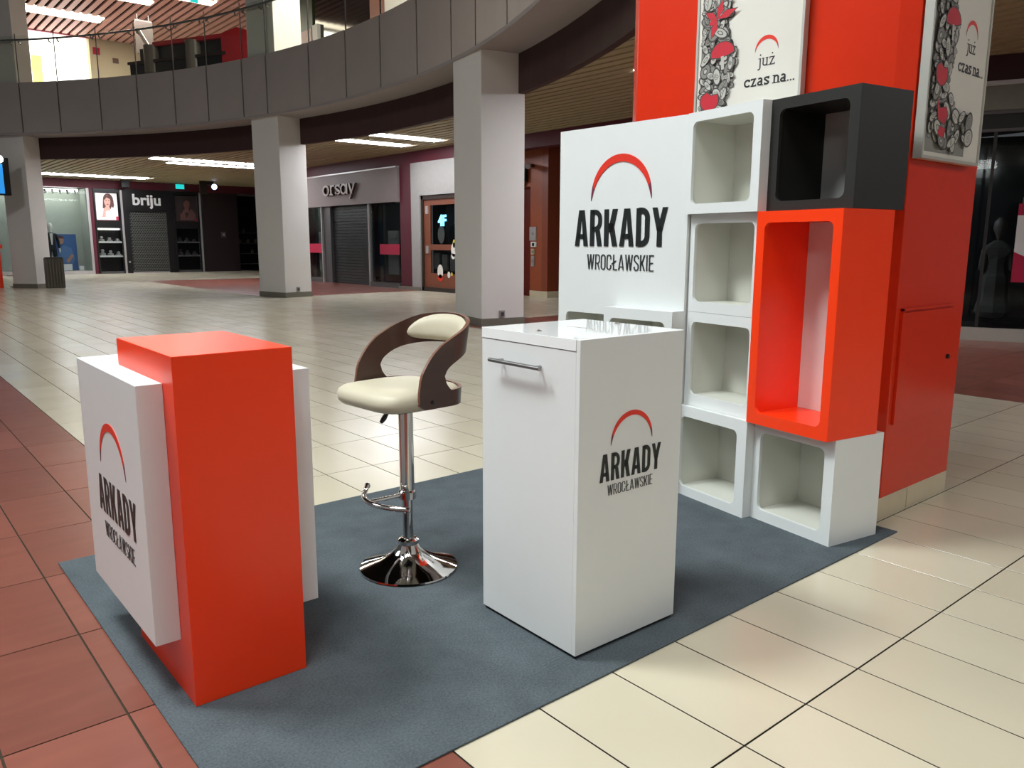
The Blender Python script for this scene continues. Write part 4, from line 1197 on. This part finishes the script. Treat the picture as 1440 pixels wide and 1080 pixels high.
# seat: rounded superellipse cushion
def seat_ring(sx, sy, z, n=48, p=5.5, tilt=0):
    R = []
    for i in range(n):
        a = 2*pi*i/n; c, s = cos(a), sin(a)
        q = (abs(c)**p+abs(s)**p)**(-1/p)
        x = c*q*sx; y = s*q*sy*(1.0 if c < 0 else 1-.2*max(0, c*q-.1))
        R.append((x-.02, y, z))
    return R
rings = [seat_ring(.17, .17, .733), seat_ring(.198, .2, .737), seat_ring(.212, .215, .752), seat_ring(.216, .219, .772), seat_ring(.209, .213, .795), seat_ring(.19, .194, .81), seat_ring(.14, .145, .821), seat_ring(.06, .06, .825)]
mb = MB(); mb.grid(rings, closed=True); mb.face(rings[-1]); mb.face(list(reversed(rings[0])))
mb.build('seat', LEATHER, t, smooth=True, weld=True).matrix_local = SW
# bent walnut shell: U in plan, height profile along it
HW, FXX, BX = .228, -.1, .205
def plan(s):
    """s in [-1,1]: right front -> back -> left front"""
    L1 = .155; Rr = HW; arc = pi*Rr*.5*1.15
    tot = 2*L1+2*arc*1.0
    d = (s+1)/2*tot
    def ell(th): return (FXX+L1+(BX-FXX-L1)*sin(th)**.9 if sin(th) > 0 else FXX+L1, -HW*cos(th))
    if d < L1: return (FXX+d, -HW)
    if d > tot-L1: return (FXX+(tot-d), HW)
    th = pi*(d-L1)/(tot-2*L1)
    return ell(th)
def prof_top(x):
    P_ = [(-.101, .80), (-.095, .85), (-.08, .89), (-.057, .924), (-.027, .962), (.006, .993), (.068, 1.03), (.112, 1.052), (.163, 1.08), (.205, 1.095)]
    for (a, p), (b, q) in zip(P_[:-1], P_[1:]):
        if x <= b: return p+(q-p)*(max(x, a)-a)/(b-a)
    return P_[-1][1]
def prof_c1(x):   # upper edge of the cut-out
    if x < .024: return None
    return .868+.075*min(1, max(0, (x-.024)/.1))**.5+.025*max(0, (x-.124)/.08)
def prof_c0(x):
    if x < .024: return None
    return .868-.06*min(1, max(0, (x-.024)/.035))**.5+.0*x
def zb(x): return .742+.02*max(0, 1-(x+.101)/.03)
NS = 120
outer_shell = []
for k in range(NS+1):
    s = -1+2*k/NS
    x, y = plan(s)
    outer_shell.append((x, y))
def shell_mesh(offin):
    pass
mb = MB(); TH = .013
def nrm(k):
    a = outer_shell[max(k-1, 0)]; b = outer_shell[min(k+1, NS)]
    tx, ty = b[0]-a[0], b[1]-a[1]; l = hypot(tx, ty) or 1
    return (-ty/l, tx/l)      # inward (towards the seat)
def flare(z): return .0
def quadcol(lo, hi, k):
    x, y = outer_shell[k]; nx, ny = nrm(k)
    return (x, y), (x+nx*TH, y+ny*TH)
bands = []
cur_up = []; cur_lo = []
for k in range(NS+1):
    x, y = outer_shell[k]
    zt = prof_top(x); c1 = prof_c1(x); c0 = prof_c0(x); b0 = zb(x)
    mid = min(.868, zt-.01)
    cur_up.append((c1 if c1 is not None else mid, zt)); cur_lo.append((b0, c0 if c0 is not None else mid))
for band in (cur_up, cur_lo):
    for k in range(NS):
        (a0, a1), (b0, b1) = band[k], band[k+1]
        (ox, oy), (ix, iy) = quadcol(0, 0, k); (px, py), (qx, qy) = quadcol(0, 0, k+1)
        mb.face([(ox, oy, a0), (px, py, b0), (px, py, b1), (ox, oy, a1)])                  # outside
        mb.face([(ix, iy, a0), (ix, iy, a1), (qx, qy, b1), (qx, qy, b0)])                  # inside
        closed = outer_shell[k][0] < .024 and outer_shell[k+1][0] < .024
        if band is cur_up or not closed:
            mb.face([(ox, oy, a1), (px, py, b1), (qx, qy, b1), (ix, iy, a1)], 1)
        if band is cur_lo or not closed:
            mb.face([(ox, oy, a0), (ix, iy, a0), (qx, qy, b0), (px, py, b0)], 1)
    for k in (0, NS):
        (a0, a1) = band[k]; (ox, oy), (ix, iy) = quadcol(0, 0, k)
        mb.face([(ox, oy, a0), (ox, oy, a1), (ix, iy, a1), (ix, iy, a0)], 1)
def lean(p):
    x, y, z = p
    return (x+.06*max(0, (z-.78)/.33)*min(1, max(0, (x+.05)/.2)), y, z)
mb.v = [lean(p) for p in mb.v]
mb.build('walnut_shell', [WALNUT, WALNUTE], t, weld=True).matrix_local = SW
# cream pad on the inside of the back
pad = MB(); rows = []
KA, KB = int(NS*.25), int(NS*.75)
NP = 10
for k in range(KA, KB+1):
    u = (k-(KA+KB)/2)/((KB-KA)/2)
    x, y = outer_shell[k]; nx, ny = nrm(k)
    zt = prof_top(x)-.006; zl = (prof_c1(x) or .9)+.006
    wv = max(0, 1-abs(u)**2.6)**.5
    zc = zl+(zt-zl)*.5; hh = (zt-zl)/2*wv
    row = []
    for i in range(NP+1):
        v = -1+2*i/NP
        bulge = .026*(max(0, 1-abs(v)**3)**.6)*wv**.7
        row.append((x+nx*(TH+bulge), y+ny*(TH+bulge), zc+hh*v))
    rows.append(row)
pad.grid([[lean(p) for p in r] for r in rows]); pad.build('back_pad', LEATHER, t, smooth=True, weld=True).matrix_local = SW
for q in (-1, 1):
    MB().lathe([(.008, 0), (.008, .004), (.004, .006)], (0, 0), 12).build('bolt', BLACKP, t, smooth=True).matrix_local = SW @ Matrix.Translation((-.035, q*HW, .77)) @ Matrix.Rotation(q*-pi/2, 4, 'X')
